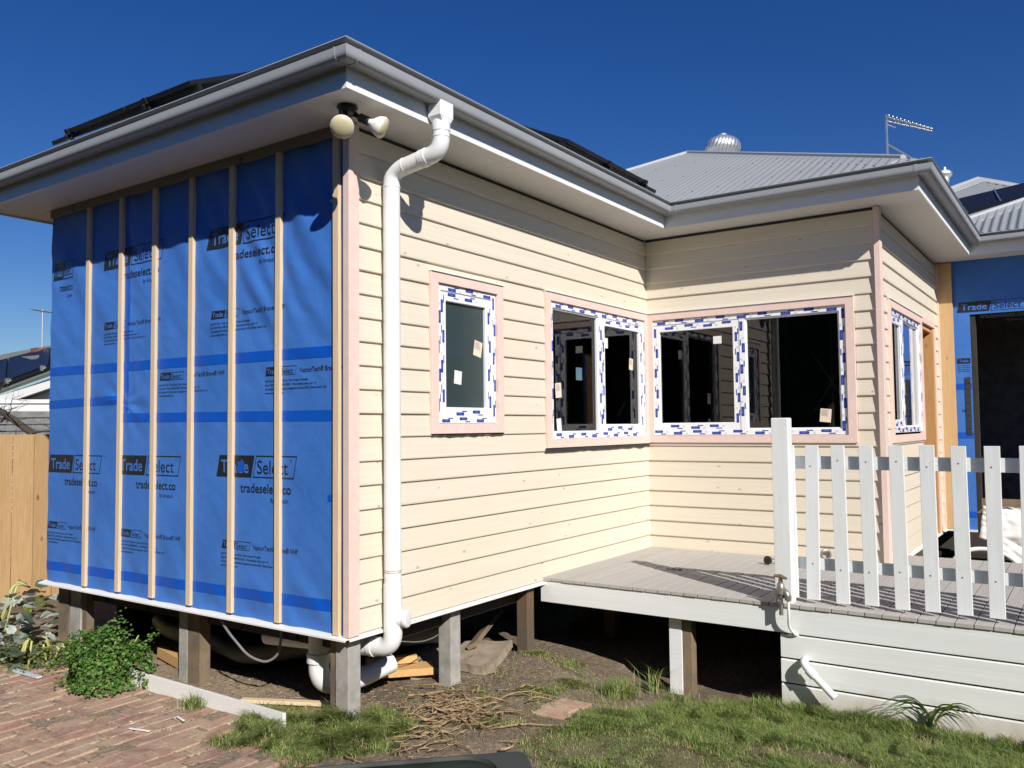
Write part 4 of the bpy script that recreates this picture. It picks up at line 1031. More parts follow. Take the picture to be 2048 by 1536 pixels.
# trestle with a dust sheet, cup and hose at the far right
tb = thing('work_table', (5.7, -3.0, -.5), 'work table under a dust sheet before the dark opening', 'table')
boxo('tabletop', (5.36, 6.05, -4.2, -2.38, .245, .283), M['stump_wood'], tb)
for x, y in ((5.42, -2.46), (5.96, -2.46), (5.42, -4.0), (5.96, -4.0)): boxo('leg', (x, x + .07, y - .07, y, -.55, .244), M['stump_dark'], tb)
boxo('top_board', (5.95, 6.04, -4.2, -2.36, .2835, .36), M['stump_wood'], tb)
NSX, NSY = 46, 90; vs = []
for j in range(NSY + 1):
    y = -2.43 - 1.8 * j / NSY
    for i in range(NSX + 1):
        L = -.62 + 1.10 * i / NSX       # negative: hanging down the near side
        wob = .03 * noise.noise(Vector((y * 3, L * 3, 0))) + .015 * noise.noise(Vector((y * 8, L * 7, 4)))
        edge = .10 * noise.noise(Vector((y * 2.2, 0, 9))); wob += .045 * (abs(noise.noise(Vector((y * 4.5 + L * 3, L * 5 - y * 2, 7)))) - .15) + .02 * abs(noise.noise(Vector((y * 13, L * 11, 1))))
        if L < 0: x = 5.345 - .05 * (1 - math.exp(L * 6)) + wob - .02 * abs(math.sin(y * 9)) * min(1, -L * 3); z = .292 + L * (.62 + edge * 2.4 + .25 * smooth01(-2.5, -3.0, y)) + .06 * max(0, -2.62 - y) * 0
        else: x = 5.345 + L; z = .294 + abs(wob) * .9
        if j < 8 and L < -.05: z += (8 - j) * .012; 
        vs.append((x, y + .02 * noise.noise(Vector((L * 5, y, 2))) + (.05 * max(0, -L) if j < 3 else 0), z))
fs = [(j * (NSX + 1) + i, j * (NSX + 1) + i + 1, (j + 1) * (NSX + 1) + i + 1, (j + 1) * (NSX + 1) + i) for j in range(NSY) for i in range(NSX)]
me = bpy.data.meshes.new('dust_sheet'); me.from_pydata(vs, [], fs); o = obj('dust_sheet', me, M['sheet'], smooth='all'); so = o.modifiers.new('thick', 'SOLIDIFY'); so.thickness = .004
tag(o, 'crumpled white dust sheet draped over the work table', 'dust sheet')
mb = MB(); mb.lathe((5.55, -2.755, .30), (0, 0, 1), [(0, .034), (.004, .036), (.13, .048), (.135, .050), (.14, .047), (.13, .044), (.01, .033)], 18); tag(obj('paint_cup', mb, M['cup'], smooth=True), 'translucent plastic cup with pinkish paint on the dust sheet', 'cup')
mb = MB(); mb.tube(fillet([(4.45, -2.22, -.12), (4.48, -2.36, .055), (4.50, -2.50, .085), (4.48, -2.66, .06), (4.44, -2.80, -.06)], .1), .018, 10); tag(obj('hose_loop', mb, M['sheet'], smooth=True), 'pale hose arching over the far edge of the deck behind the pickets', 'hose')

# ------------------------------------------------------------------ loose things on the ground
mb = MB(); mb.loft([[(-.155 + .0 * y, y, z) for z in (-.56, gh(-.15, y) + .088)] + [(-.133, y, z) for z in (gh(-.13, y) + .088, -.56)] for y in (1.78, .33)])
tag(obj('edging_board', mb, M['white_paint'], bevel=.002), 'white painted board on edge along the brick paving', 'board')
def plank(name, p0, p1, w_, h_, mat, lab, cat, roll=0.0):
    p0, p1 = Vector(p0), Vector(p1); t_ = (p1 - p0).normalized(); s = t_.cross(Vector((0, 0, 1))).normalized(); u = s.cross(t_)
    s2 = s * math.cos(roll) + u * math.sin(roll); u2 = u * math.cos(roll) - s * math.sin(roll)
    mb = MB(); mb.loft([[p + s2 * (a * w_ / 2) + u2 * (b * h_ / 2) for a, b in ((-1, -1), (1, -1), (1, 1), (-1, 1))] for p in (p0, p1)])
    return tag(obj(name, mb, M[mat], bevel=.002), lab, cat)
plank('timber_offcut', (.72, .56, -.45), (1.02, .28, -.45), .16, .045, 'offcut', 'orange timber offcut lying flat beneath the elbow of the downpipe', 'offcut')
plank('timber_offcut', (.76, .62, -.405), (1.00, .40, -.40), .09, .045, 'offcut', 'smaller orange timber block resting on the larger offcut', 'offcut', .1)
plank('timber_lath', (-.02, .85, -.475), (.28, .22, -.475), .045, .02, 'batten', 'thin yellow lath on the dirt behind the corner stump', 'lath')
plank('timber_plank', (.18, 1.55, -.47), (.30, 2.15, -.45), .05, .07, 'offcut', 'orange plank in the shade behind the leafy bush', 'plank')
plank('timber_plank', (1.35, .22, -.38), (2.6, .75, -.30), .07, .03, 'stump_wood', 'grey brown plank leaning under the floor past the second stump', 'plank', .5)
M['slab'] = flat('dusty_slab', (.30, .245, .18), .95, var=.25, scale=14)
for a, b, c_, r, rx, lb in ((1.36, .16, -.47, .35, -.10, 'broken dusty concrete slab leaning behind the second stump'), (1.12, .42, -.50, -.35, .08, 'dusty concrete slab under the long wall, flatter of two')):
    bm = bmesh.new(); bmesh.ops.create_cube(bm, size=1); bmesh.ops.scale(bm, vec=(.42, .34, .055), verts=bm.verts); bmesh.ops.subdivide_edges(bm, edges=bm.edges[:], cuts=4, use_grid_fill=True)
    for v in bm.verts: v.co += Vector([noise.noise(v.co * 6 + Vector((a * 9, k, b))) * (.035 if k < 2 else .015) for k in range(3)])
    me = bpy.data.meshes.new('concrete_slab'); bm.to_mesh(me); bm.free(); o = obj('concrete_slab', me, M['slab']); o.location = (a, b, c_ + .035); o.rotation_euler = (rx, -.14, r); tag(o, lb, 'slab')
plank('plastic_strip', (-.43, 2.70, -.485), (-.42, 2.36, -.485), .035, .012, 'film_grey', 'pale plastic strip on the bricks at the far left', 'strip')
plank('plastic_strip', (-.62, 1.00, -.488), (-.585, .87, -.488), .014, .006, 'white_chip', 'thin white strip on the bricks near the bottom edge', 'strip')
plank('plastic_strip', (-.37, .95, -.488), (-.39, .86, -.488), .014, .006, 'white_chip', 'short white strip on the bricks before the edging board', 'strip')

def scatter(name, lab, n, fn, mat, sz):
    mb = MB(); k = 0
    while k < n:
        x, y = fn(); k += 1; z = gh(x, y) + .004; a = random.uniform(0, 6.28); l_ = random.uniform(*sz); w_ = l_ * random.uniform(.15, .6); h_ = .003
        c, s = math.cos(a), math.sin(a); t_ = random.uniform(-.25, .25)
        mb.loft([[(x + c * u - s * v, y + s * u + c * v, z + u * t_ + q) for u, v in ((-l_, -w_), (l_, -w_ * .6), (l_ * .8, w_), (-l_ * .7, w_ * .8))] for q in (0, h_)])
    return tag(obj(name, mb, M[mat]), lab, 'debris', kind='stuff')
def pav_pt():
    while 1:
        x, y = random.uniform(-1.3, -.17), random.uniform(-.1, 2.9)
        if inside(pave_poly, x, y): return x, y
scatter('paint_flakes', 'white flakes and splinters strewn over the brick paving', 90, pav_pt, 'white_chip', (.003, .012))
scatter('wood_chips', 'pale wood chips on the bare soil around the stumps', 420, lambda: (random.uniform(-.1, 1.9), random.gauss(.25, .35)), 'chip', (.004, .016))
scatter('wood_chips', 'brown chips and clods on the brick paving', 260, pav_pt, 'twig', (.003, .012))
scatter('wood_chips', 'wood chips on the soil under the blue wrapped end', 420, lambda: (random.uniform(-.12, .5), random.uniform(.15, 1.6)), 'chip', (.004, .014))

mb = MB()
for i in range(2600):
    q = random.random()
    x, y = (random.gauss(.75, .6), random.gauss(-.05, .4)) if q < .6 else ((random.uniform(-.12, .45), random.uniform(.2, 1.6)) if q < .85 else (random.gauss(1.6, .25), random.gauss(-.5, .4)))
    if x > 1.85 and y < -1.6: continue
    r = abs(random.gauss(0, .005)) + .0025; z = gh(x, y); a = random.uniform(0, 6); rz = r * random.uniform(.5, .9)
    pts = [(x + r * math.cos(a + k * 1.257) * random.uniform(.7, 1.2), y + r * math.sin(a + k * 1.257) * random.uniform(.7, 1.2), z + random.uniform(-.2, .4) * rz) for k in range(5)]
    mb.add(pts + [(x, y, z + rz)], [(0, 1, 5), (1, 2, 5), (2, 3, 5), (3, 4, 5), (4, 0, 5)])
tag(obj('soil_clods', mb, M['soil'], fix=False), 'small clods and pebbles on the bare soil', 'soil', kind='stuff')

# heap of pulled out dry stems
def stem(mb, x, y, a, ln, r, lift, wig=.5):
    pts = []; z = gh(x, y) + r + lift; h = random.uniform(.0, .30)
    n = 7
    for i in range(n):
        f = i / (n - 1); pts.append((x, y, gh(x, y) + r + lift * (1 - f * .7) + h * ln * .35 * math.sin(f * math.pi)))
        a += random.gauss(0, wig * .35); x += math.cos(a) * ln / n; y += math.sin(a) * ln / n
    mb.tube(pts, [r * (1 - .8 * i / (n - 1)) * (1 + .25 * noise.noise(Vector((i * 1.3, r * 900, x * 9)))) for i in range(n)], 5)
    if lift < .05 and ln > .12 and random.random() < .75:
        for _ in range(random.randint(1, 2)):
            k = random.randint(2, 4); p_ = Vector(pts[k]); b_ = a + random.choice((-1, 1)) * random.uniform(.5, 1.1); q_ = [p_]
            for i in range(4):
                b_ += random.gauss(0, .35); p_ = p_ + Vector((math.cos(b_), math.sin(b_), random.gauss(-.02, .22))) * ln * .11; p_.z = max(p_.z, gh(p_.x, p_.y) + .002); q_.append(p_.copy())
            mb.tube(q_, [r * (.62 - .13 * i) for i in range(5)], 4)
mb = MB()
for i in range(190):
    q = random.random()
    if q < .62: cx, cy, sd = .60, -.22, .16
    elif q < .85: cx, cy, sd = .12, -.45, .10
    else: cx, cy, sd = .40, -.33, .2
    x, y = random.gauss(cx, sd), random.gauss(cy, sd); stem(mb, x, y, random.uniform(-1.9, .6) + (math.pi if random.random() < .5 else 0), random.uniform(.08, .30), random.choice((.0025, .003, .004, .0055, .0075)), random.uniform(.0, .04), 1.5)
tag(obj('dry_stems', mb, M['twig'], smooth='all'), 'heap of pulled out dry brown stems on the soil before the second stump', 'stems', kind='stuff')
for i, (x, y, a, ln, lb) in enumerate(((.85, -.36, -.75, .42, 'long dry stalk reaching from the heap towards the sunken bricks'), (-.24, -.22, -2.0, .28, 'bent dry stalk lying alone on the bare patch near the bin'), (.42, -.62, -.9, .5, 'pale stalk lying across the lawn edge below the heap'))):
    mb = MB(); stem(mb, x, y, a, ln, .007, .004, .4); tag(obj('dry_stalk', mb, M['twig'], smooth='all'), lb, 'stalk')

# ------------------------------------------------------------------ grass
def grass(name, pts, hgt, wid, lab, bend=.5, dry=.12, seed=1):
    r = np.random.default_rng(seed); P = np.array(pts); n = len(P); a = r.uniform(0, 2 * np.pi, n) * .6 + 9 * np.sin(P[:, 0] * 7 + 1) * np.cos(P[:, 1] * 6); h = r.uniform(*hgt, n) * P[:, 3]; wd = r.uniform(*wid, n)
    dx, dy = np.cos(a), np.sin(a); b = r.uniform(.15, 1, n) * bend * h; tx, ty = np.cos(a + np.pi / 2), np.sin(a + np.pi / 2)
    V = np.empty((n, 5, 3))
    for k, (f, ww) in enumerate(((0, -1), (0, 1), (.55, -.75), (.55, .75), (1, 0))):
        V[:, k, 0] = P[:, 0] + dx * b * f * f + tx * wd * ww * .5; V[:, k, 1] = P[:, 1] + dy * b * f * f + ty * wd * ww * .5; V[:, k, 2] = P[:, 2] + h * f * (1 - .27 * f * np.minimum(bend, 1.8)) - (.006 if f == 0 else 0)
    me = bpy.data.meshes.new(name); idx = np.arange(n) * 5
    q = np.stack([idx, idx + 1, idx + 3, idx + 2], 1); t3 = np.stack([idx + 2, idx + 3, idx + 4], 1)
    me.vertices.add(n * 5); me.vertices.foreach_set('co', V.reshape(-1))
    loops = np.concatenate([q.reshape(-1), t3.reshape(-1)]); me.loops.add(len(loops)); me.loops.foreach_set('vertex_index', loops.astype(np.int32))
    me.polygons.add(2 * n); st = np.concatenate([np.arange(n) * 4, 4 * n + np.arange(n) * 3]); tot = np.concatenate([np.full(n, 4), np.full(n, 3)])
    me.polygons.foreach_set('loop_start', st.astype(np.int32)); me.polygons.foreach_set('loop_total', tot.astype(np.int32)); me.update(calc_edges=True); me.validate()
    col = r.uniform(0, .82, n); d = r.random(n) < dry * (P[:, 4] if P.shape[1] > 4 else 1); col[d] = r.uniform(.85, 1, d.sum())
    rnd_attr(me, np.repeat(col, 5)); return tag(obj(name, me, M['grass']), lab, 'grass', kind='stuff')
def samp(n, x0, x1, y0, y1, f, seed):
    r = random.Random(seed); res = []
    while len(res) < n:
        x, y = r.uniform(x0, x1), r.uniform(y0, y1); d, s, dr = f(x, y)
        if r.random() < d: res.append((x, y, gh(x, y), s, dr))
    return res
def lawn_f(x, y):
    m = lawn_mask(x, y)
    if m < .03 or pdist(GL, x, y) < -.05: return 0, 0, 0
    if x > 1.872 and y < -1.68: return 0, 0, 0
    k = noise.noise(Vector((x * 2.6, y * 2.6, 4)))
    lush = smooth01(-.25, .25, k + .55 * smooth01(.2, 1.6, x) - .15)
    dead = smooth01(.20, .42, noise.noise(Vector((x * 3.4 + 9, y * 3.4, 1))))
    return m * (.45 + .55 * lush) * (1 - .75 * dead), .45 + .75 * lush + .35 * smooth01(1.5, 1.85, x), .7 + 4.5 * dead + 1.0 * (1 - lush)
grass('lawn', samp(120000, -1.6, 2.0, -3.3, -.65, lawn_f, 3), (.024, .060), (.0020, .0044), 'patchy green lawn in front of the deck', 1.5, .10, 5)
def cor_f(x, y):
    m = smooth01(-.16, .10, pdist(GP, x, y) + .13 * noise.noise(Vector((x * 7, y * 7, 0)))); k = noise.noise(Vector((x * 6, y * 6, 4)))
    return m * m * (.3 + .7 * smooth01(-.3, .3, k)), (.45 + .75 * smooth01(-.3, .4, k)) * (.35 + .65 * m), 1.4
grass('grass_patch', samp(17000, -.62, .55, -.5, .85, cor_f, 6), (.04, .115), (.0022, .005), 'long ragged grass round the foot of the corner stump', 1.5, .14, 8)
def edge_f(x, y):
    if x > 1.868 and y < -1.685: return 0, 0, 0
    return math.exp(-((x - 1.83) / .06) ** 2) * smooth01(-1.45, -1.75, y), 1, .8
grass('grass_edge', samp(5500, 1.65, 1.88, -3.3, -1.4, edge_f, 9), (.04, .11), (.0022, .0046), 'long grass growing against the white deck cladding', 1.1, .10, 10)
def weed_f(x, y):
    k = noise.noise(Vector((x * 5, y * 5, 14))); return (.10 + .9 * smooth01(.0, .45, k)) * smooth01(.35, 0, y) * smooth01(-1.1, -.6, y) * smooth01(.1, .5, x), .5 + .6 * smooth01(0, .5, k), 1.8
grass('weeds', samp(9000, .1, 1.85, -1.1, .35, weed_f, 12), (.012, .042), (.0025, .006), 'low weeds scattered over the bare soil', 1.5, .15, 13)
def tuft(name, c, n, rad, hgt, lab, seed, bend=.9, wid=(.003, .006)):
    r = random.Random(seed); pts = [(c[0] + r.gauss(0, rad), c[1] + r.gauss(0, rad), gh(*c[:2]), 1, 1) for _ in range(n)]
    o = grass(name, pts, hgt, wid, lab, bend, .12, seed); del o['kind']; tag(o, lab, 'grass tuft', 'grass tufts'); return o
tuft('grass_tuft', (-.19, 1.06), 260, .035, (.05, .12), 'grass tuft sprouting from the bricks before the white edging board', 21)
tuft('grass_tuft', (1.52, -.80), 420, .055, (.06, .16), 'bright grass tuft on the soil edge left of the deck stump', 22)
tuft('grass_tuft', (1.86, -.86), 40, .04, (.12, .26), 'few tall grass blades arching before the deck stump', 23, 1.0, (.005, .009))
tuft('grass_tuft', (1.70, -1.12), 160, .06, (.05, .10), 'small grass tuft at the foot of the deck stump', 24)
for i, (x, y) in enumerate(((-.50, .62), (-.72, .98), (-.36, .50), (-.62, 1.35), (-.9, 1.6), (-.55, .9))):
    r = random.Random(40 + i); pts = [(x + r.gauss(0, .03), y + r.gauss(0, .03), -.508, 1, 1) for _ in range(130)]
    o = grass('moss_tuft', pts, (.008, .022), (.003, .005), None, .9, .3, 40 + i); del o['kind']; tag(o, ['tiny weed tuft between bricks near the long grass', 'tiny weed tuft between bricks at mid paving', 'tiny weed tuft close to the corner grass patch', 'tiny weed tuft among bricks in line with the middle stump', 'tiny weed tuft nearest the left frame edge', 'tiny weed tuft beside the thin white strip'][i], 'weed', 'weed tufts between the bricks')
# strappy plant against the cladding: each long leaf a piece
sp = thing('strappy_plant', (1.85, -2.50, -.56), 'strappy green plant growing through the lawn against the white cladding', 'plant')
for i in range(26):
    a = random.uniform(1.8, 4.5) if i % 3 else random.uniform(0, 6.28); ln = random.uniform(.22, .36); mb = MB(); rows = []
    a = -math.pi / 2 + random.uniform(-.5, .5) + (math.pi if i % 2 else 0)
    for j in range(9):
        f = j / 8; out_ = ln * (.25 * f + .55 * f * f); z = -.545 + ln * (1.05 * f - .85 * f * f * f) ; ww = .0105 * (1 - f ** 3) * (1 if f > .05 else .6)
        c_ = Vector((1.845 - .03 * f - .02 * math.sin(i), -2.50 + .025 * math.cos(i * 2.1) + math.sin(a) * out_, z)); c_.x += -abs(math.cos(a)) * out_ * .6
        rows.append([c_ + Vector((-.4, .3 * math.cos(a), .5)) * ww, c_ - Vector((-.4, .3 * math.cos(a), .5)) * ww])
    mb.loft(rows, False, False); o = obj('leaf', mb, M['limeleaf'] if i % 2 == 0 else M['parsley'], sp, smooth='all', fix=False); rnd_attr(o.data, rng.uniform(.3, 1, len(mb.v)))

# ------------------------------------------------------------------ leafy bush and vegetable plants
bush = thing('parsley_bush', (-.28, 1.85, -.5), 'dense dark green parsley bush beside the white edging board', 'bush')
mb = MB(); vals = []
def leaflet(mb, c, nrm, a, s):
    nrm = nrm.normalized(); x = nrm.cross(Vector((math.cos(a), math.sin(a), .2))).normalized(); y = nrm.cross(x)
    shp = ((0, -.5), (.35, -.35), (.62, .05), (.34, .10), (.42, .55), (0, .78), (-.42, .55), (-.34, .10), (-.62, .05), (-.35, -.35))
    pts = [c + x * (u * s) + y * (v * s) + nrm * (s * .18 * (abs(u) - .2)) for u, v in shp] + [c - nrm * s * .08]
    mb.add(pts, [(10, i, (i + 1) % 10) for i in range(10)])
cen = Vector((-.27, 1.86, -.47))
for i in range(5200):
    a = random.uniform(0, 6.28); e_ = math.asin(random.uniform(0, 1)); lump = 1 + .60 * noise.noise(Vector((math.cos(a) * 2, math.sin(a) * 2, e_ * 2 + 3)))
    rr = random.uniform(.62, 1.0) ** .5 * lump; d = Vector((math.cos(a) * math.cos(e_), math.sin(a) * math.cos(e_), math.sin(e_)))
    p = cen + Vector((d.x * .25, d.y * .29, d.z * .32)) * rr
    if p.x > -.16 and p.z < -.40: continue
    leaflet(mb, p, d + Vector((random.gauss(0, .75), random.gauss(0, .75), .4 + random.gauss(0, .6))), random.uniform(0, 6.28), random.uniform(.009, .020)); vals += [random.random()] * 11
for sx, sy, sz in ((-.19, 1.83, -.06), (-.20, 1.72, -.12), (-.08, 1.58, -.16), (-.25, 1.95, -.15)):
    for i in range(110):
        f = random.uniform(.2, 1); p = cen.lerp(Vector((sx, sy, sz)), f) + Vector((random.gauss(0, .022), random.gauss(0, .022), random.gauss(0, .018)))
        leaflet(mb, p, Vector((random.gauss(-.3, .5), random.gauss(-.3, .5), .9)), random.uniform(0, 6.28), random.uniform(.009, .018)); vals += [random.random()] * 11
o = obj('foliage', mb, M['parsley'], bush, fix=False); rnd_attr(o.data, vals)
mb = MB()
for i in range(26): a = random.uniform(0, 6.28); r = random.uniform(.05, .2); mb.tube([cen + Vector((math.cos(a) * .03, math.sin(a) * .03, -.03)), cen + Vector((math.cos(a) * r, math.sin(a) * r, random.uniform(.1, .28)))], .004, 5)
obj('stems', mb, M['stalk'], bush)

def leaf_mesh(name, mat, wob, seed):
    r = random.Random(seed); mb = MB(); rows = []
    for j in range(8):
        f = j / 7; wd = .40 * math.sin(math.pi * min(1, (f * .93 + .04))) ** .8; row = []
        for k in range(-3, 4):
            u = k / 3; row.append((u * wd * (1 + wob * math.sin(j * 2.3 + k)), f, .22 * f - .45 * f * f + abs(u) * .10 * (1 - f) + wob * .25 * r.uniform(-1, 1) * abs(u)))
        rows.append(row)
    mb.loft(rows, False, False); o = obj(name, mb, M[mat], fix=False, smooth='all'); rnd_attr(o.data, [r.random() * .3 + .5 * (abs((i % 7) - 3) / 3) for i in range(len(mb.v))]); me = o.data; bpy.data.objects.remove(o); return me
LM = {m: [leaf_mesh('leaf', m, .18, i) for i in range(3)] for m in ('greyleaf', 'darkleaf', 'limeleaf')}
def leafy(name, loc, lab, cat, n, size, mats, spread, hgt, group=None, stalks=0, seed=0):
    r = random.Random(seed); root = thing(name, loc, lab, cat, group); L = Vector(loc)
    for i in range(n):
        o = obj('leaf', r.choice(LM[r.choice(mats)]), None, root); a = r.uniform(0, 6.28); q = r.random() ** .6
        o.location = L + Vector((math.cos(a) * spread * q, math.sin(a) * spread * q, hgt * r.uniform(.1, 1) * (1.1 - .6 * q)))
        s = size * r.uniform(.6, 1.15); o.scale = (s, s, s); o.rotation_euler = (r.gauss(.25, .45), r.gauss(0, .4), a - math.pi / 2 + r.gauss(0, .5))
    if stalks:
        mb = MB()
        for i in range(stalks):
            a = r.uniform(0, 6.28); e_ = L + Vector((math.cos(a) * spread * .7, math.sin(a) * spread * .7, -.02)); mb.tube(fillet([L + Vector((0, 0, hgt * .8)), L + Vector((math.cos(a) * spread * .35, math.sin(a) * spread * .35, hgt * .95)), e_], .1), [.009] * 8 if False else .008, 6)
        obj('stalk', mb, M['stalk'], root, smooth='all')
    return root
leafy('broccoli_plant', (-.08, 3.35, -.5), 'silvery broad leaved vegetable plant against the far end of the blue wall', 'plant', 34, .10, ['greyleaf', 'greyleaf', 'darkleaf'], .22, .46, 'vegetable plants by the fence', 0, 1)
leafy('broccoli_plant', (-.27, 3.18, -.5), 'silvery leaved vegetable plant nearest the left frame edge', 'plant', 30, .10, ['greyleaf', 'darkleaf'], .20, .40, 'vegetable plants by the fence', 0, 2)
leafy('cabbage_plant', (-.24, 2.78, -.51), 'low dark leaved cabbage with pale drooping stalks', 'plant', 24, .13, ['darkleaf'], .17, .20, 'vegetable plants by the fence', 9, 3)
leafy('cabbage_plant', (-.10, 2.62, -.51), 'small grey green cabbage leaves between the stump and the bush', 'plant', 18, .08, ['darkleaf', 'greyleaf'], .15, .13, 'vegetable plants by the fence', 3, 4)
leafy('cabbage_plant', (.3, 4.0, -.51), 'mixed vegetable leaves in front of the paling fence', 'plant', 40, .11, ['darkleaf', 'greyleaf', 'limeleaf'], .35, .40, 'vegetable plants by the fence', 4, 5)
mb = MB(); vals = []
for i in range(1500):
    x, y = random.gauss(-.32, .12), random.gauss(3.02, .22) if i % 2 else random.gauss(2.55, .12); leaflet(mb, Vector((x if i % 2 else x + .16, y, gh(x, y) + random.uniform(.01, .10 if i % 2 else .16))), Vector((random.gauss(0, .5), random.gauss(0, .5), 1)), random.uniform(0, 6.28), random.uniform(.008, .018)); vals += [random.random()] * 11
o = obj('ground_cover', mb, M['limeleaf'], fix=False); rnd_attr(o.data, vals); tag(o, 'low yellow green ground cover under the vegetable plants', 'ground cover', kind='stuff')

# ------------------------------------------------------------------ left background
pf = thing('paling_fence', (1.0, 5.2, -.5), 'tan timber paling fence behind the vegetable patch', 'fence')
x = -.6
i = 0
while x < 2.6:
    w_ = random.uniform(.186, .198); h_ = 1.065 + random.uniform(-.008, .006)
    boxo('paling', (x, x + w_ - .0075, 5.2 + (.0 if i % 2 else .017), 5.216 + (.0 if i % 2 else .017), -.55, h_), M['paling'], pf, .002); x += w_ - .006; i += 1
boxo('rail', (-.6, 2.6, 5.236, 5.29, .70, .78), M['paling'], pf); boxo('rail', (-.6, 2.6, 5.236, 5.29, -.3, -.22), M['paling'], pf)
sf = thing('slat_fence', (1.9, 7.8, -.5), 'grey horizontal slat screen behind the paling fence', 'fence')
e_ = Vector((.57, -.82, 0)); o0 = Vector((1.2, 8.78, 0)); nn = Vector((-.82, -.57, 0))
for i in range(22):
    z = -.45 + i * .082; mb = MB(); mb.loft([[o0 + e_ * s + nn * q + Vector((0, 0, z + h_)) for q, h_ in ((0, 0), (.02, 0), (.02, .066), (0, .066))] for s in (0, 2.6)]); obj('slat', mb, M['slat'], sf)
for s in (.3, 1.05, 1.8, 2.5):
    mb = MB(); mb.loft([[o0 + e_ * (s + a) + nn * b + Vector((0, 0, z)) for a, b in ((-.04, -.06), (.04, -.06), (.04, -.002), (-.04, -.002))] for z in (-.5, 1.36)]); obj('post', mb, M['slat'], sf)
tr = thing('bare_tree', (1.62, 6.42, -.5), 'leafless dark tree with tangled twigs behind the paling fence', 'tree')
mb = MB(); mb.tube(fillet([(1.64, 6.40, -.5), (1.62, 6.44, .8), (1.53, 6.58, 1.10), (1.35, 6.82, 1.32), (1.2, 7.0, 1.5)], .2), [.05] * 1 + [.045] * 6 + [.04] * 6 + [.032] * 7, 8) if False else mb.tube([(1.66, 6.36, -.5), (1.62, 6.44, .8), (1.53, 6.58, 1.08), (1.35, 6.82, 1.30), (1.2, 7.0, 1.46)], [.055, .05, .042, .034, .022], 8)
obj('trunk', mb, M['bark'], tr, smooth='all')
def twigs(mb, p, d, ln, r, depth):
    pts = [p]; q = p.copy(); dd = d.copy()
    for i in range(4):
        dd = (dd + Vector((random.gauss(0, .22), random.gauss(0, .22), random.gauss(.02, .2)))).normalized(); q = q + dd * ln / 4; pts.append(q.copy())
    mb.tube(pts, [r * (1 - .16 * i) for i in range(5)], 4, False)
    if depth:
        for i in range(3): twigs(mb, pts[random.randint(1, 4)], (dd + Vector((random.gauss(0, .8), random.gauss(0, .8), random.gauss(.1, .5)))).normalized(), ln * .62, r * .5, depth - 1)
for i in range(6):
    mb = MB(); f = i / 5; p = Vector((1.58, 6.5, .95)).lerp(Vector((1.25, 6.95, 1.42)), f); twigs(mb, p, Vector((random.gauss(.15, .5), random.gauss(-.2, .5), random.uniform(-.15, .55))).normalized(), random.uniform(.35, .6), .012, 3); obj('branch', mb, M['bark'], tr)

nb = thing('neighbour_house', (5, 13, -.5), 'white neighbouring house with green grey roof and solar panels at the left edge', 'house')
V_ = Vector
def quad(name, pts, mat, par, th=.0, bevel=0):
    mb = MB(); p_ = [V_(q) for q in pts]; n_ = (p_[1] - p_[0]).cross(p_[3] - p_[0]).normalized()
    if th: mb.loft([[q for q in p_], [q + n_ * th for q in p_]])
    else: mb.add(p_, [(0, 1, 2, 3)])
    return obj(name, mb, M[mat], par)
hd = V_((.74, .67, 0)).normalized()
quad('roof', [(3.47, 16.96, .98), (4.82, 11.39, 2.33), (6.94, 15.29, 3.14), (6.35, 17.91, 2.9)], 'roof_green', nb, .05); quad('roof', [(3.47, 16.96, .98), (6.35, 17.91, 2.9), (5.6, 20, 2.55), (5.0, 21.69, 2.2)], 'roof_green', nb, .05)
quad('barge_board', [(3.44, 16.85, .80), (4.93, 11.59, 2.10), (4.93, 11.59, 2.275), (3.44, 16.85, .97)], 'wall_white', nb, .04)
quad('eave_lining', [(3.46, 16.86, .80), (4.95, 11.60, 2.10), (5.35, 11.96, 2.10), (3.8, 17.1, .82)], 'dark_eave', nb, .02)
quad('wall', [(3.62, 16.75, -.5), (5.40, 11.95, -.5), (5.40, 11.95, 2.12), (3.62, 16.75, .86)], 'wall_white', nb, .2)
quad('fascia', [(2.99, 15.52, 1.50), (4.95, 11.28, 1.44), (4.95, 11.28, 1.56), (2.99, 15.52, 1.63)], 'wall_white', nb, .05); quad('fascia', [(3.05, 15.62, 1.66), (5.0, 11.38, 1.59), (5.0, 11.38, 1.66), (3.05, 15.62, 1.72)], 'wall_white', nb, .04)
quad('porch_roof', [(2.99, 15.54, 1.60), (4.95, 11.30, 1.53), (5.3, 11.8, 1.60), (3.5, 15.9, 1.68)], 'dark_eave', nb, .02)
ch = part('chimney', nb, 'short red brick chimney')
for i in range(5):
    mb = MB(); r = .16 + (.035 if i in (3,) else 0); mb.box(6.50 - r * 1.25, 6.50 + r * 1.25, 16.47 - r, 16.47 + r, 2.55 + i * .09, 2.634 + i * .09); obj('brick_course', mb, M['chimney'], ch)
ps = thing('solar_array', (5, 15, 2.2), 'blue black solar panels on the neighbouring roof at the left edge', 'solar panel', 'solar panels on the roofs')
A1_, B1_, C1_, D1_ = V_((3.86, 15.66, 1.50)), V_((5.08, 11.7, 2.585)), V_((7.01, 15.2, 3.20)), V_((5.12, 19.06, 2.30))
for i in range(4):
    f0, f1 = i / 4 + .004, (i + 1) / 4 - .004; quad('panel', [A1_.lerp(B1_, f0), A1_.lerp(B1_, f1), D1_.lerp(C1_, f1), D1_.lerp(C1_, f0)], 'solar', ps, .04)
mb = MB(); mb.tube([A1_ + V_((-.03, 0, -.04)), B1_ + V_((-.03, 0, -.04))], .035, 8); obj('rail', mb, M['black_rail'], ps)
for i in range(5):
    c_ = A1_.lerp(B1_, .12 + .2 * i); mb = MB(); mb.box(c_.x - .07, c_.x, c_.y - .04, c_.y + .04, c_.z - .06, c_.z + .04); obj('clamp', mb, M['alum'], ps)
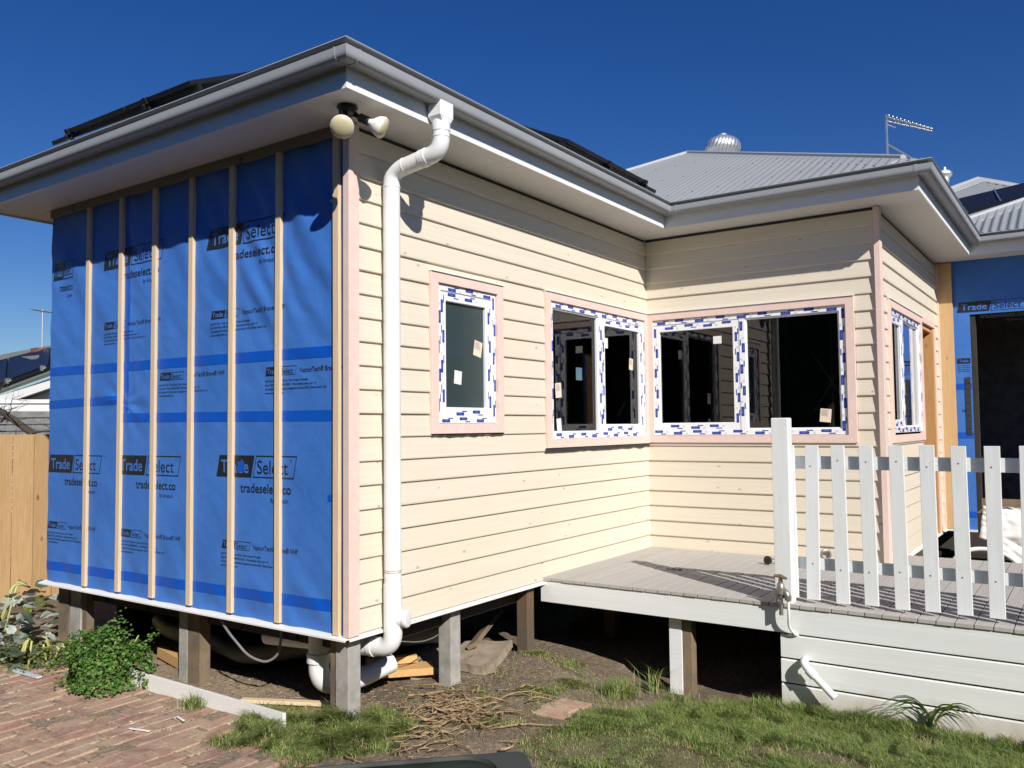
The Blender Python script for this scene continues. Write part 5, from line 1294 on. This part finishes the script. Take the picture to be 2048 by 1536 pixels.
ta = thing('tv_aerial', (6.48, 16.46, 3.05), 'thin television aerial on the neighbouring chimney against the sky', 'tv aerial')
mb = MB(); rod(mb, (6.47, 16.46, 2.9), (6.46, 16.45, 3.88), .014); obj('mast', mb, M['alum'], ta)
mb = MB(); rod(mb, (6.33, 16.63, 3.88), (6.60, 16.25, 3.80), .016); obj('boom', mb, M['tapgrey'], ta)
mb = MB()
for i in range(7): c_ = V_((6.33, 16.63, 3.885)).lerp(V_((6.60, 16.25, 3.805)), i / 6); rod(mb, c_ + V_((.12, .09, 0)), c_ - V_((.12, .09, 0)), .006)
obj('element', mb, M['tapgrey'], ta)

# ------------------------------------------------------------------ bin close to the camera
bn = thing('wheelie_bin', (-2.1, -2.5, -.5), 'open dark green plastic bin with grey rim in the foreground', 'bin')
P0 = V_((-1.905, -2.405, 0)); ee = V_((-.700, .714, 0)); gg = V_((-.714, -.700, 0)); ZT = .500
def BPt(a, b, z): return P0 + ee * a + gg * b + V_((0, 0, z))
def rr_ring(a0, a1, b0, b1, z, r, n=6):
    pts = []
    for cx, cy, st in ((a0 + r, b0 + r, math.pi), (a1 - r, b0 + r, 1.5 * math.pi), (a1 - r, b1 - r, 0), (a0 + r, b1 - r, .5 * math.pi)):
        for k in range(n + 1): t_ = st + k / n * math.pi / 2; pts.append(BPt(cx + r * math.cos(t_), cy + r * math.sin(t_), z))
    return pts
mb = MB(); mb.loft([rr_ring(.006, .58, .004, .62, ZT - .012, .02), rr_ring(0, .586, 0, .626, ZT - .010, .02), rr_ring(0, .586, 0, .626, ZT, .02), rr_ring(.060, .530, .004, .60, ZT, .06), rr_ring(.064, .526, .006, .596, ZT - .010, .06), rr_ring(.066, .525, .008, .596, ZT - .03, .06)], True, False); obj('rim', mb, M['bin_rim'], bn, smooth=True)
mb = MB(); mb.loft([rr_ring(.0625, .5275, .005, .598, ZT - .006, .06), rr_ring(.070, .520, .012, .590, ZT - .05, .055), rr_ring(.10, .49, .06, .55, -.42, .05)], True, True); obj('inner_tub', mb, M['bin'], bn, smooth=True)
mb = MB(); mb.loft([rr_ring(.02, .57, .02, .61, ZT - .013, .04), rr_ring(.07, .52, .05, .56, -.5, .04)], True, True); obj('body', mb, M['bin'], bn, smooth=True)

# ------------------------------------------------------------------ leafy rows added left of and behind the camera to darken eaves and reflections
hg = MB(); vals = []; r_ = random.Random(99)
def added_hedge_run(p0, p1, h0):
    global vals
    p0, p1 = Vector(p0), Vector(p1); d = (p1 - p0).normalized(); n_ = Vector((-d.y, d.x, 0)); L = (p1 - p0).length; k = int(L / .25); rings = []
    for i in range(k + 1):
        c_ = p0 + d * (L * i / k); rings.append([c_ + n_ * (a * .38 + .10 * noise.noise(Vector((i * .7, a * 3, z * 3)))) + Vector((0, 0, -.55 + z * (h0 + .25 * noise.noise(Vector((i * .35, 1, 7)))))) for a, z in ((1, 0), (1.05, .5), (.8, .93), (.3, 1), (-.3, 1), (-.8, .93), (-1.05, .5), (-1, 0))])
    nv = len(hg.v); hg.loft(rings); vals += [.1] * (len(hg.v) - nv)
    for i in range(int(L * 190)):
        c_ = p0 + d * (L * r_.random()); z = r_.random() ** .7; sd = r_.choice((-1, 1)); pos = c_ + n_ * (sd * (.40 if z < .9 else .4 * r_.random()) + r_.gauss(0, .05)) + Vector((0, 0, -.55 + z * (h0 + .12)))
        leaflet(hg, pos, n_ * sd + Vector((r_.gauss(0, .5), r_.gauss(0, .5), .5)), r_.uniform(0, 6.28), r_.uniform(.05, .10)); vals += [r_.random()] * 11
added_hedge_run((-4.75, -8, 0), (-4.75, 9.5, 0), 3.9); added_hedge_run((-4.4, -8.2, 0), (7, -8.2, 0), 3.0)
o = obj('added_hedge', hg, M['parsley'], fix=False); rnd_attr(o.data, vals); tag(o, 'tall dark leafy screen added out of view to block light', 'added_hedge', kind='stuff')
